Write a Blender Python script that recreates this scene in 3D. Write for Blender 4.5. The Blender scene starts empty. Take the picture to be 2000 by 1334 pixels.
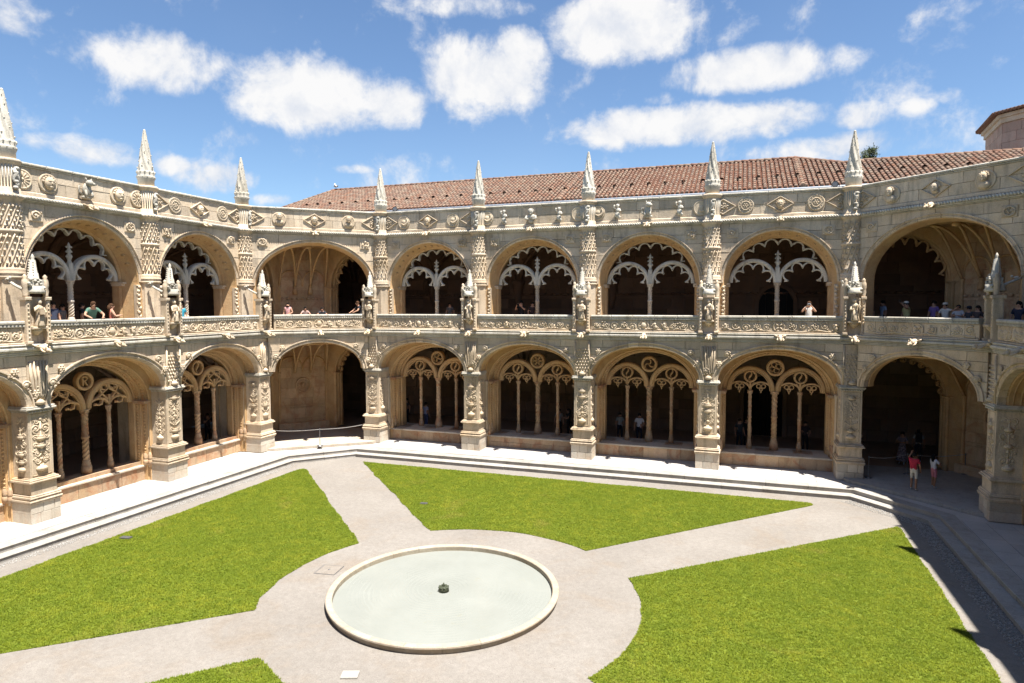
import bpy, math, random
import numpy as np
from mathutils import Matrix, Vector, noise as mnoise
R = math.radians
rng = random.Random(7)
S = bpy.context.scene
COL = S.collection

# ------------------------------------------------------------------ camera
CAM = (19.93, -32.2, 8.045)
F_PX = 1260.3
cd = bpy.data.cameras.new('camera'); cam = bpy.data.objects.new('camera', cd); COL.objects.link(cam)
cd.sensor_width = 36; cd.lens = 36*F_PX/2000; cd.clip_end = 3000; cd.clip_start = .1
_y, _p, _r = 0.3378, -0.0595, -0.0019
cam.matrix_world = (Matrix.Translation(CAM) @ Matrix.Rotation(_y, 4, 'Z')
                    @ Matrix.Rotation(math.pi/2+_p, 4, 'X') @ Matrix.Rotation(_r, 4, 'Z'))
S.camera = cam
def pix_dir(x, y):
    d = cam.matrix_world.to_3x3() @ Vector(((x-1000)/F_PX, -(y-667)/F_PX, -1))
    return d.normalized()

# ------------------------------------------------------------------ light, sky, exposure
SUN_VEC = Vector((-4.9, 2.53, -16.3)).normalized()      # the way the light travels, read from the pinnacle shadows
SUN_STRENGTH = 5.0
SKY_STRENGTH = 0.06
CLOUD_VALUE = 6.2
EXPOSURE = 1.36
sd = bpy.data.lights.new('sun', 'SUN'); sd.energy = SUN_STRENGTH; sd.angle = R(.53); sd.color = (1, .955, .88)
so = bpy.data.objects.new('sun', sd); COL.objects.link(so)
so.rotation_euler = SUN_VEC.to_track_quat('-Z', 'Y').to_euler(); so.location = (40, -40, 60)
W = bpy.data.worlds.new('World'); S.world = W; W.use_nodes = True
nt = W.node_tree; nt.nodes.clear()
def N(t, kind, **kw):
    n = t.nodes.new(kind)
    for k, v in kw.items():
        if k.startswith('i_'):
            key = k[2:]; key = int(key) if key.isdigit() else key.replace('_', ' ')
            n.inputs[key].default_value = v
        else: setattr(n, k, v)
    return n
def mathn(t, op, a, b=None, c=None, clamp=False):
    n = t.nodes.new('ShaderNodeMath'); n.operation = op; n.use_clamp = clamp
    for i, v in enumerate((a, b, c)):
        if v is None: continue
        if isinstance(v, (int, float)): n.inputs[i].default_value = v
        else: t.links.new(v, n.inputs[i])
    return n.outputs[0]
def mixc(t, fac, a, b, mode='MIX'):
    n = t.nodes.new('ShaderNodeMix'); n.data_type = 'RGBA'; n.blend_type = mode
    for sock, v in ((n.inputs[0], fac), (n.inputs[6], a), (n.inputs[7], b)):
        if isinstance(v, (int, float)): sock.default_value = v
        elif isinstance(v, tuple): sock.default_value = v if len(v) == 4 else (*v, 1)
        else: t.links.new(v, sock)
    return n.outputs[2]
def maprange(t, v, a, b, c=0., d=1., smooth=False):
    n = t.nodes.new('ShaderNodeMapRange'); n.interpolation_type = 'SMOOTHSTEP' if smooth else 'LINEAR'
    t.links.new(v, n.inputs[0])
    for i, q in enumerate((a, b, c, d)): n.inputs[i+1].default_value = q
    return n.outputs[0]
sky = N(nt, 'ShaderNodeTexSky', sky_type='NISHITA', sun_disc=False)
to_sun = -SUN_VEC
sky.sun_elevation = math.asin(to_sun.z); sky.sun_rotation = math.atan2(to_sun.x, to_sun.y)
sky.altitude = 50; sky.air_density = 1.0; sky.dust_density = .12; sky.ozone_density = 3.2
tc = N(nt, 'ShaderNodeTexCoord'); DIR = tc.outputs['Generated']
# cumulus clouds: soft ellipses in sky directions, broken up by noise
CLOUDS = [  # px, py, half-width px, half-height px, weight
    (310, 120, 135, 55, .85), (150, 100, 50, 24, .5), (35, 40, 60, 34, .42), (610, 185, 175, 72, 1.05), (770, 205, 90, 48, .9),
    (950, 150, 125, 78, 1.05), (1010, 95, 60, 40, .9), (1220, 45, 150, 72, 1.1), (920, 10, 110, 24, .7), (1490, 132, 175, 40, .95), (1290, 248, 205, 42, 1.0),
    (1510, 235, 110, 36, .9), (1590, 292, 130, 30, .85), (1670, 228, 55, 24, .6), (200, 298, 120, 27, .75), (340, 322, 70, 22, .6),
    (430, 348, 85, 28, .7), (530, 390, 60, 14, .5), (680, 330, 45, 9, .35), (1290, 196, 40, 16, .4), (1860, 185, 22, 14, .3), (1790, 210, 30, 14, .3)]
nz = N(nt, 'ShaderNodeTexNoise', i_Scale=11.0, i_Detail=9.0, i_Roughness=.60, i_Distortion=.25)
nt.links.new(DIR, nz.inputs['Vector'])
nz2 = N(nt, 'ShaderNodeTexNoise', i_Scale=34.0, i_Detail=6.0, i_Roughness=.65)
nt.links.new(DIR, nz2.inputs['Vector'])
def vdot(v):
    n = N(nt, 'ShaderNodeVectorMath', operation='DOT_PRODUCT'); nt.links.new(DIR, n.inputs[0]); n.inputs[1].default_value = v
    return n.outputs['Value']
best = None; under = None
def add_cloud(d, s1, s2, w):
    global best, under
    e1 = Vector((d.y, -d.x, 0)).normalized(); e2 = e1.cross(d)
    if e2.z < 0: e2 = -e2
    a = mathn(nt, 'DIVIDE', vdot(e1), s1); b = mathn(nt, 'DIVIDE', mathn(nt, 'SUBTRACT', vdot(e2), 0.0), s2)
    q = mathn(nt, 'ADD', mathn(nt, 'MULTIPLY', a, a), mathn(nt, 'MULTIPLY', b, b))
    m = mathn(nt, 'MULTIPLY', mathn(nt, 'SUBTRACT', 1.0, q), w)
    m = mathn(nt, 'MULTIPLY', m, mathn(nt, 'GREATER_THAN', vdot(d), 0.2))
    m = mathn(nt, 'MAXIMUM', m, -1.5)
    best = m if best is None else mathn(nt, 'MAXIMUM', best, m)
for x, y, hw, hh, w in CLOUDS:
    add_cloud(pix_dir(x, y), 1.04*hw/F_PX, 1.08*hh/F_PX, w)
cr = random.Random(3)
for k in range(26):   # the same kind of clouds go on round the rest of the sky
    az = cr.uniform(0, 2*math.pi); el = R(cr.uniform(9, 60))
    d = Vector((math.cos(az)*math.cos(el), math.sin(az)*math.cos(el), math.sin(el)))
    if d.dot(pix_dir(1000, 300)) > .62: continue
    add_cloud(d, cr.uniform(.08, .2), cr.uniform(.03, .07), cr.uniform(.6, 1))
nn = mathn(nt, 'ADD', mathn(nt, 'MULTIPLY', mathn(nt, 'SUBTRACT', nz.outputs[0], .5), 2.5),
           mathn(nt, 'MULTIPLY', mathn(nt, 'SUBTRACT', nz2.outputs[0], .5), .7))
dens = mathn(nt, 'ADD', best, nn)
alpha = maprange(nt, dens, .06, .78, 0, 1, True)
up_ = N(nt, 'ShaderNodeVectorMath', operation='ADD'); nt.links.new(DIR, up_.inputs[0]); up_.inputs[1].default_value = (.014, -.008, .034)
nz3 = N(nt, 'ShaderNodeTexNoise', i_Scale=11.0, i_Detail=9.0, i_Roughness=.60, i_Distortion=.25); nt.links.new(up_.outputs[0], nz3.inputs['Vector'])
core = mathn(nt, 'ADD', mathn(nt, 'MULTIPLY', maprange(nt, dens, .2, 1.2, 0, 1), .45), maprange(nt, mathn(nt, 'SUBTRACT', nz.outputs[0], nz3.outputs[0]), -.16, .10, 0, .75), clamp=True)  # offset noise paints sunlit tops and greyer undersides on the clouds
veil = N(nt, 'ShaderNodeTexNoise', i_Scale=3.0, i_Detail=4.0, i_Roughness=.5)
nt.links.new(DIR, veil.inputs['Vector'])
veilf = maprange(nt, veil.outputs[0], .5, .85, 0.0, .05)
clv = CLOUD_VALUE
ccol = mixc(nt, core, (clv*.74, clv*.79, clv*.89, 1), (clv*1.04, clv*1.03, clv*1.02, 1))
skyc = mixc(nt, veilf, mixc(nt, 1., sky.outputs[0], (.93, 1.0, 1.06, 1), 'MULTIPLY'), (clv*.75, clv*.8, clv*.88, 1))
allc = mixc(nt, mathn(nt, 'MULTIPLY', alpha, .96), skyc, ccol)
bg = N(nt, 'ShaderNodeBackground'); bg.inputs[1].default_value = SKY_STRENGTH
wo = N(nt, 'ShaderNodeOutputWorld'); nt.links.new(allc, bg.inputs[0]); nt.links.new(bg.outputs[0], wo.inputs[0])
S.view_settings.view_transform = 'Standard'; S.view_settings.look = 'None'
S.view_settings.exposure = EXPOSURE; S.view_settings.gamma = 1; S.view_settings.use_curve_mapping = False
S.render.engine = 'CYCLES'
S.cycles.max_bounces = 8; S.cycles.diffuse_bounces = 6; S.cycles.caustics_reflective = False; S.cycles.caustics_refractive = False

# ------------------------------------------------------------------ materials
def new_mat(name):
    m = bpy.data.materials.new(name); m.use_nodes = True
    t = m.node_tree; b = t.nodes['Principled BSDF']; b.inputs['Roughness'].default_value = .9
    b.inputs['Specular IOR Level'].default_value = .2
    return m, t, b
def tex(t, vec, scale, detail=4, rough=.55, dist=0, stretch=None):
    if stretch:
        mp = N(t, 'ShaderNodeMapping'); mp.inputs['Scale'].default_value = stretch; t.links.new(vec, mp.inputs[0]); vec = mp.outputs[0]
    n = N(t, 'ShaderNodeTexNoise', i_Scale=scale, i_Detail=float(detail), i_Roughness=rough, i_Distortion=float(dist))
    t.links.new(vec, n.inputs['Vector']); return n.outputs[0]
def limestone(name, c1, c2, ochre=(.42, .27, .10), ochre_amt=.3, rust=(.33, .15, .07), rust_amt=0., dark=.5, spots=.3, bump=.35, vary=.16):
    m, t, b = new_mat(name)
    pos = N(t, 'ShaderNodeNewGeometry').outputs['Position']
    oi = N(t, 'ShaderNodeObjectInfo').outputs['Random']
    col = mixc(t, maprange(t, tex(t, pos, .9, 5, .6), .35, .65), c1, c2)
    if ochre_amt: col = mixc(t, mathn(t, 'MULTIPLY', maprange(t, tex(t, pos, .55, 6, .62, .6), .47, .68), ochre_amt), col, ochre)
    if rust_amt: col = mixc(t, mathn(t, 'MULTIPLY', maprange(t, tex(t, pos, 1.7, 7, .68, .8), .48, .62), rust_amt), col, rust)
    if dark:   # rain streaks and grime
        s = maprange(t, tex(t, pos, 1.0, 7, .72, .4, (2.9, 2.9, .5)), .50, .68)
        col = mixc(t, mathn(t, 'MULTIPLY', s, dark), col, (.13, .115, .095, 1))
    if spots:  # lichen
        s = maprange(t, tex(t, pos, 7.5, 5, .7), .58, .72)
        col = mixc(t, mathn(t, 'MULTIPLY', s, spots), col, (.085, .08, .07, 1))
    f = maprange(t, tex(t, pos, 26, 4, .7), .3, .7, .84, 1.12)
    v = maprange(t, oi, 0, 1, 1-vary, 1+vary*.7)
    g = mathn(t, 'MULTIPLY', f, v)
    cb = N(t, 'ShaderNodeCombineColor'); [t.links.new(g, cb.inputs[i]) for i in range(3)]
    col = mixc(t, 1.0, col, cb.outputs[0], 'MULTIPLY')
    t.links.new(col, b.inputs['Base Color'])
    bp = N(t, 'ShaderNodeBump', i_Strength=bump, i_Distance=.03)
    t.links.new(mathn(t, 'ADD', tex(t, pos, 14, 6, .7), mathn(t, 'MULTIPLY', tex(t, pos, 3.3, 4), 1.2)), bp.inputs['Height'])
    t.links.new(bp.outputs[0], b.inputs['Normal'])
    return m
M = {}
M['cream'] = limestone('cream_limestone', (.635, .525, .395), (.54, .435, .32), ochre=(.57, .39, .20), ochre_amt=.38, dark=.46, spots=.26, vary=.18)
M['white'] = limestone('weathered_white_limestone', (0.594, 0.558, 0.486), (0.477, 0.441, 0.369), ochre_amt=.12, dark=.5, spots=.42)
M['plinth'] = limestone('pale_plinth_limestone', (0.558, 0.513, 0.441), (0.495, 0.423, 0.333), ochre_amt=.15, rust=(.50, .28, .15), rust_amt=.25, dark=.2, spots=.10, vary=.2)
M['ochre'] = limestone('ochre_limestone', (.60, .41, .225), (.52, .345, .185), ochre=(.58, .35, .13), ochre_amt=.5, rust=(.44, .22, .10), rust_amt=.35, dark=.25, spots=.12)  # ochre arch stone; some warm bounced light is put into the colour
M['rose'] = limestone('rose_limestone', (.56, .40, .26), (.50, .355, .235), ochre_amt=.35, rust=(.42, .17, .08), rust_amt=.62, dark=.3, spots=.15, vary=.24)
M['carved'] = limestone('carved_limestone', (.605, .50, .37), (.535, .43, .31), ochre_amt=.22, dark=.24, spots=.14, bump=.25)
M['inner'] = limestone('gallery_limestone', (.235, .150, .10), (.19, .12, .082), ochre=(.24, .15, .08), ochre_amt=.2, dark=.35, spots=.08, vary=.25)  # brown interior stone, with gallery shade partly put into its colour
M['inner_low'] = limestone('shade_darkened_gallery_limestone', (.30, .215, .155), (.25, .18, .13), ochre=(.30, .19, .10), ochre_amt=.2, dark=.3, spots=.05, vary=.25)  # lower gallery stone; part of its darkness is shade put into the colour
M['corner'] = limestone('corner_room_limestone', (.60, .43, .27), (.53, .375, .24), ochre_amt=.4, rust=(.42, .19, .10), rust_amt=.5, dark=.3, spots=.1)
M['tread'] = limestone('worn_paving_limestone', (.45, .425, .40), (.40, .378, .355), ochre_amt=0, dark=.14, spots=.06, bump=.15, vary=.09)
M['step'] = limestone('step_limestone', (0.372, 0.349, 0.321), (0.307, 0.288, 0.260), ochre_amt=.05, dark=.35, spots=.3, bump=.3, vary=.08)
M['tower'] = limestone('pink_limestone', (.44, .33, .27), (.38, .28, .235), ochre_amt=.1, rust=(.42, .22, .17), rust_amt=.35, dark=.3, spots=.2)
M['rim'] = limestone('basin_limestone', (0.414, 0.360, 0.293), (0.351, 0.297, 0.234), ochre_amt=.15, rust=(.32, .19, .1), rust_amt=.18, dark=.25, spots=.15, vary=.06)
def plain(name, c, rough=.8, spec=.2, metal=0, vary=0, nscale=0, c2=None):
    m, t, b = new_mat(name); b.inputs['Roughness'].default_value = rough; b.inputs['Specular IOR Level'].default_value = spec; b.inputs['Metallic'].default_value = metal
    col = (*c, 1)
    pos = N(t, 'ShaderNodeNewGeometry').outputs['Position']
    f = tex(t, pos, nscale or 18, 3)
    c2 = c2 or tuple(x*.72 for x in c)
    t.links.new(mixc(t, maprange(t, f, .35, .65), col, (*c2, 1)), b.inputs['Base Color'])
    return m
M['door'] = plain('black_door_wood', (.012, .011, .010), .6)
M['metal'] = plain('grey_metal', (.22, .22, .23), .4, .5, .6)
M['black'] = plain('black_plastic', (.015, .015, .017), .5, .4)
M['zinc'] = plain('zinc_gutter', (.30, .33, .38), .55, .4, 0)
M['bronze'] = plain('green_bronze', (.07, .08, .05), .6, .4, .3)
M['bird'] = plain('white_feathers', (.75, .75, .74), .8)
M['bark'] = plain('tree_bark', (.12, .08, .055), .9)
# gravel
m, t, b = new_mat('sandy_gravel'); M['gravel'] = m
pos = N(t, 'ShaderNodeNewGeometry').outputs['Position']
c = mixc(t, maprange(t, tex(t, pos, .35, 5), .35, .65), (.242, .224, .203), (.21, .193, .174))
c = mixc(t, mathn(t, 'MULTIPLY', maprange(t, tex(t, pos, .55, 7, .72, .8), .50, .68), .5), c, (.215, .175, .135))
c = mixc(t, 1., c, mixc(t, maprange(t, tex(t, pos, 6.5, 8, .8), .3, .7), (.84, .83, .82), (1.14, 1.14, 1.14)), 'MULTIPLY')
c = mixc(t, maprange(t, tex(t, pos, 42, 4, .8), .32, .68), mixc(t, 1., c, (.76, .75, .74), 'MULTIPLY'), mixc(t, 1., c, (1.18, 1.17, 1.16), 'MULTIPLY'))
c = mixc(t, maprange(t, tex(t, pos, 17, 3, .6), .66, .71), c, (.13, .105, .085))
t.links.new(c, b.inputs['Base Color'])
bp = N(t, 'ShaderNodeBump', i_Strength=.5, i_Distance=.02); t.links.new(tex(t, pos, 70, 3, .7), bp.inputs['Height']); t.links.new(bp.outputs[0], b.inputs['Normal'])
# grass
m, t, b = new_mat('mown_grass'); M['grass'] = m
pos = N(t, 'ShaderNodeNewGeometry').outputs['Position']
c = mixc(t, maprange(t, tex(t, pos, .45, 5, .6), .32, .68), (.172, .226, .015), (.272, .292, .024))
c = mixc(t, maprange(t, tex(t, pos, 2.6, 6, .72), .36, .62), c, (.15, .205, .014))
c = mixc(t, mathn(t, 'MULTIPLY', maprange(t, tex(t, pos, .42, 5, .62, .5), .60, .72), .55), c, (.30, .265, .055))
at = N(t, 'ShaderNodeAttribute', attribute_name='tint')
c = mixc(t, at.outputs['Fac'], mixc(t, 1., c, (.72, .75, .74), 'MULTIPLY'), mixc(t, 1., c, (1.32, 1.26, 1.22), 'MULTIPLY'))
t.links.new(c, b.inputs['Base Color']); b.inputs['Roughness'].default_value = .7; b.inputs['Specular IOR Level'].default_value = .25
tl = N(t, 'ShaderNodeBsdfTranslucent'); t.links.new(c, tl.inputs[0]); ms = N(t, 'ShaderNodeMixShader'); ms.inputs[0].default_value = .42
t.links.new(b.outputs[0], ms.inputs[1]); t.links.new(tl.outputs[0], ms.inputs[2]); t.links.new(ms.outputs[0], t.nodes['Material Output'].inputs[0])
M['soil'] = plain('lawn_soil', (.13, .16, .02), .95, .1, nscale=9, c2=(.10, .13, .016))
# roof tiles
def tilemat(name, dirt):
    m, t, b = new_mat(name)
    pos = N(t, 'ShaderNodeNewGeometry').outputs['Position']
    at = N(t, 'ShaderNodeAttribute', attribute_name='tint'); oi = N(t, 'ShaderNodeObjectInfo')
    fr = mathn(t, 'FRACT', mathn(t, 'ADD', at.outputs['Fac'], oi.outputs['Random']))
    cr_ = N(t, 'ShaderNodeValToRGB'); e = cr_.color_ramp
    cols = [(0, (.17, .088, .06)), (.22, (.215, .122, .082)), (.45, (.195, .128, .092)), (.65, (.24, .17, .122)), (.85, (.145, .085, .064)), (1, (.21, .105, .064))]
    while len(e.elements) < len(cols): e.elements.new(.5)
    for el, (p_, c_) in zip(e.elements, cols): el.position = p_; el.color = (*c_, 1)
    t.links.new(fr, cr_.inputs[0])
    c = mixc(t, mathn(t, 'MULTIPLY', maprange(t, tex(t, pos, 2.2, 6, .7), .45, .68), dirt), cr_.outputs[0], (.16, .135, .11))
    c = mixc(t, mathn(t, 'MULTIPLY', maprange(t, tex(t, pos, 9, 4, .7), .60, .70), .4), c, (.27, .23, .18))
    t.links.new(c, b.inputs['Base Color']); return m
M['tile'] = tilemat('terracotta', .7)
M['pan'] = plain('terracotta_underlay', (.13, .06, .04), .95, .1)
M['ridge'] = tilemat('ridge_terracotta', .2)
# water and basin floor
m, t, b = new_mat('basin_floor'); M['basin'] = m
pos = N(t, 'ShaderNodeNewGeometry').outputs['Position']
c = mixc(t, maprange(t, tex(t, pos, .9, 5, .6), .35, .7), (.285, .287, .272), (.255, .258, .243))
c = mixc(t, mathn(t, 'MULTIPLY', maprange(t, tex(t, pos, 1.6, 5, .7), .62, .74), .45), c, (.26, .235, .155))
t.links.new(c, b.inputs['Base Color'])
m = bpy.data.materials.new('shallow_water'); m.use_nodes = True; M['water'] = m; t = m.node_tree; t.nodes.clear()
o_ = N(t, 'ShaderNodeOutputMaterial'); mx = N(t, 'ShaderNodeMixShader'); gl = N(t, 'ShaderNodeBsdfGlossy', i_Roughness=.03); tr = N(t, 'ShaderNodeBsdfTransparent')
tr.inputs[0].default_value = (.95, .965, .95, 1)
fz = N(t, 'ShaderNodeFresnel', i_IOR=1.33)
tcw = N(t, 'ShaderNodeTexCoord'); wv = N(t, 'ShaderNodeTexWave', wave_type='RINGS', rings_direction='Z', i_Scale=2.4, i_Distortion=3.0, i_Detail=3.0)
t.links.new(tcw.outputs['Object'], wv.inputs['Vector'])
bp = N(t, 'ShaderNodeBump', i_Strength=.035, i_Distance=.04)
t.links.new(mathn(t, 'ADD', wv.outputs['Fac'], tex(t, tcw.outputs['Object'], 5, 4)), bp.inputs['Height'])
t.links.new(bp.outputs[0], gl.inputs['Normal'])
t.links.new(fz.outputs[0], mx.inputs[0]); t.links.new(tr.outputs[0], mx.inputs[1]); t.links.new(gl.outputs[0], mx.inputs[2]); t.links.new(mx.outputs[0], o_.inputs[0])
M['leaf'] = plain('dark_conifer_leaf', (.035, .05, .018), .7, nscale=6, c2=(.06, .075, .025))
M['pebble'] = plain('white_pebble', (.50, .48, .45), .8, nscale=22, c2=(.26, .25, .235))

# ------------------------------------------------------------------ mesh builder
class MB:
    def __init__(s): s.v = []; s.f = []; s.s = []; s.m = []; s.mi = 0
    def face(s, idx, sm=False): s.f.append(tuple(idx)); s.s.append(sm); s.m.append(s.mi)
    def grid(s, rows, cu=False, cv=False, sm=True):
        b = len(s.v); nr = len(rows); nc = len(rows[0])
        for r in rows: s.v.extend(r)
        for i in range(nr if cv else nr-1):
            for j in range(nc if cu else nc-1):
                a = b+i*nc; c = b+((i+1) % nr)*nc; j2 = (j+1) % nc
                s.face((a+j, a+j2, c+j2, c+j), sm)
    def box(s, x0, x1, y0, y1, z0, z1, bev=0):
        b = len(s.v)
        if bev:   # front edges chamfered (front = low y)
            c = bev
            s.v += [(x0, y1, z0), (x1, y1, z0), (x1, y1, z1), (x0, y1, z1), (x0, y0+c, z0), (x1, y0+c, z0), (x1, y0+c, z1), (x0, y0+c, z1),
                    (x0+c, y0, z0+c), (x1-c, y0, z0+c), (x1-c, y0, z1-c), (x0+c, y0, z1-c)]
            for q in ((0, 3, 2, 1), (0, 1, 5, 4), (1, 2, 6, 5), (2, 3, 7, 6), (3, 0, 4, 7), (4, 5, 9, 8), (5, 6, 10, 9), (6, 7, 11, 10), (7, 4, 8, 11), (8, 9, 10, 11)):
                s.face([b+k for k in q])
            return
        s.v += [(x0, y0, z0), (x1, y0, z0), (x1, y1, z0), (x0, y1, z0), (x0, y0, z1), (x1, y0, z1), (x1, y1, z1), (x0, y1, z1)]
        for q in ((0, 3, 2, 1), (4, 5, 6, 7), (0, 1, 5, 4), (1, 2, 6, 5), (2, 3, 7, 6), (3, 0, 4, 7)): s.face([b+k for k in q])
    def boxr(s, hx, y0, y1, z0, z1): s.box(-hx, hx, y0, y1, z0, z1)
    def prism(s, poly, y0, y1):
        b = len(s.v); n = len(poly)
        s.v += [(x, y0, z) for x, z in poly] + [(x, y1, z) for x, z in poly]
        s.face(range(b, b+n)); s.face(range(b+2*n-1, b+n-1, -1))
        for i in range(n):
            j = (i+1) % n; s.face((b+j, b+i, b+n+i, b+n+j))
    def flat(s, poly, z):   # horizontal polygon
        b = len(s.v); s.v += [(x, y, z) for x, y in poly]; s.face(range(b, b+len(poly)))
    def slab(s, poly, z0, z1):
        b = len(s.v); n = len(poly); s.v += [(x, y, z0) for x, y in poly]+[(x, y, z1) for x, y in poly]
        s.face(range(b+n-1, b-1, -1)); s.face(range(b+n, b+2*n))
        for i in range(n):
            j = (i+1) % n; s.face((b+i, b+j, b+n+j, b+n+i))
    def tube(s, pts, r, n=6, caps=True, sm=True, squash=None):
        pts = [Vector(p) for p in pts]; rows = []; L = len(pts)
        up = None
        for i, p in enumerate(pts):
            d = (pts[min(i+1, L-1)]-pts[max(i-1, 0)])
            d = d.normalized() if d.length > 1e-9 else Vector((0, 0, 1))
            if up is None: up = d.orthogonal().normalized()
            up = (up-d*up.dot(d)); up = up.normalized() if up.length > 1e-6 else d.orthogonal().normalized()
            sd_ = d.cross(up); rr = r[i] if isinstance(r, (list, tuple)) else r
            rows.append([tuple(p+(up*math.cos(2*math.pi*k/n)+sd_*math.sin(2*math.pi*k/n))*rr) for k in range(n)])
        b = len(s.v); s.grid(rows, cu=True, sm=sm)
        if caps:
            s.face(range(b+n-1, b-1, -1), False); e = b+(L-1)*n; s.face(range(e, e+n), False)
    def lathe(s, prof, n=12, cx=0, cy=0, a0=0, a1=None, sm=True, twist=0):
        full = a1 is None; rows = []
        for i, (r, z) in enumerate(prof):
            rows.append([(cx+r*math.cos(a0+twist*i+(2*math.pi*k/n if full else (a1-a0)*k/n)), cy+r*math.sin(a0+twist*i+(2*math.pi*k/n if full else (a1-a0)*k/n)), z) for k in range(n if full else n+1)])
        b = len(s.v); s.grid(rows, cu=full, sm=sm)
        if full and prof[-1][0] > .002: e = b+(len(prof)-1)*n; s.face(range(e, e+n), False)
        if full and prof[0][0] > .002: s.face(range(b+n-1, b-1, -1), False)
    def blob(s, c, r, nu=6, nv=4, rot=0, sm=True):
        rx, ry, rz = r if isinstance(r, (tuple, list)) else (r, r, r); ca, sa = math.cos(rot), math.sin(rot); rows = []
        for i in range(nv+1):
            ph = -math.pi/2+math.pi*i/nv
            row = []
            for k in range(nu):
                th = 2*math.pi*k/nu
                x, y, z = rx*math.cos(ph)*math.cos(th), ry*math.cos(ph)*math.sin(th), rz*math.sin(ph)
                row.append((c[0]+ca*x-sa*z, c[1]+y, c[2]+sa*x+ca*z))
            rows.append(row)
        s.grid(rows, cu=True, sm=sm)
    def ribbon(s, path, w, y0, y1, closed=False, c=.025, sm=False):
        n = len(path); rows = []
        for i in range(n):
            if closed: a, d = path[i-1], path[(i+1) % n]
            else: a, d = path[max(i-1, 0)], path[min(i+1, n-1)]
            dx, dz = d[0]-a[0], d[1]-a[1]; l = math.hypot(dx, dz) or 1; nx, nz_ = -dz/l, dx/l
            ww = w[i] if isinstance(w, (list, tuple)) else w
            h = ww/2; cc = min(c, h*.6)
            rows.append([(path[i][0]+nx*o, y, path[i][1]+nz_*o) for o, y in ((-h, y1), (-h, y0+cc), (-h+cc, y0), (h-cc, y0), (h, y0+cc), (h, y1))])
        b = len(s.v); s.grid(rows, cu=True, cv=closed, sm=sm)
        if not closed: s.face(range(b+5, b-1, -1)); e = b+(n-1)*6; s.face(range(e, e+6))
    def append(s, o, f=None):
        b = len(s.v); s.v += [f(p) for p in o.v] if f else o.v
        s.f += [tuple(k+b for k in q) for q in o.f]; s.s += o.s; s.m += o.m
    def mesh(s, name, mats):
        me = bpy.data.meshes.new(name); me.from_pydata(s.v, [], s.f)
        me.polygons.foreach_set('use_smooth', s.s)
        for q in (mats if isinstance(mats, (list, tuple)) else [mats]): me.materials.append(M[q] if isinstance(q, str) else q)
        if any(s.m): me.polygons.foreach_set('material_index', s.m)
        me.update(); return me
CACHE = {}
def cached(key, fn, name, mat):
    if key not in CACHE: CACHE[key] = fn().mesh(name, mat)
    return CACHE[key]
def obj(name, me, parent=None, at=(0, 0, 0), rz=0., **props):
    o = bpy.data.objects.new(name, me); COL.objects.link(o); o.location = at; o.rotation_euler = (0, 0, rz)
    if parent is not None: o.parent = parent
    for k, v in props.items(): o[k] = v
    return o
def thing(name, label, cat, at=(0, 0, 0), rz=0., me=None, group=None):
    o = obj(name, me, None, at, rz); o['label'] = label; o['category'] = cat
    if group: o['group'] = group
    return o
def arc(cx, cz, r, a0, a1, n, rz_=None): return [(cx+r*math.cos(R(a0+(a1-a0)*i/n)), cz+(rz_ or r)*math.sin(R(a0+(a1-a0)*i/n))) for i in range(n+1)]

# ------------------------------------------------------------------ ornament
def spiral(mb, x, z, r, y, d=1, turns=1.6, a0=0., th=.03, n=16):
    pts = []; rad = []
    for i in range(n+1):
        t_ = i/n; a = a0+d*turns*2*math.pi*t_; q = r*(1-.82*t_)
        pts.append((x+q*math.cos(a), y, z+q*math.sin(a))); rad.append(th*(1-.45*t_))
    mb.tube(pts, rad, 5, True)
    mb.blob((x, y, z), (r*.3, th*1.3, r*.3), 6, 4)
def rosette(mb, x, z, r, y, n=6):
    for k in range(n): a = 2*math.pi*k/n; mb.blob((x+r*.6*math.cos(a), y, z+r*.6*math.sin(a)), (r*.42, r*.30, r*.27), 6, 3, a)
    mb.blob((x, y, z), (r*.3, r*.4, r*.3), 6, 4)
def leafy(mb, x, z, r, y, k, rr):
    for i in range(k):
        a = rr.uniform(0, 6.28); q = rr.uniform(.2, 1)*r
        mb.blob((x+q*math.cos(a), y, z+q*math.sin(a)), (r*rr.uniform(.18, .4), r*.26, r*rr.uniform(.1, .2)), 6, 3, rr.uniform(0, 3.14))
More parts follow.
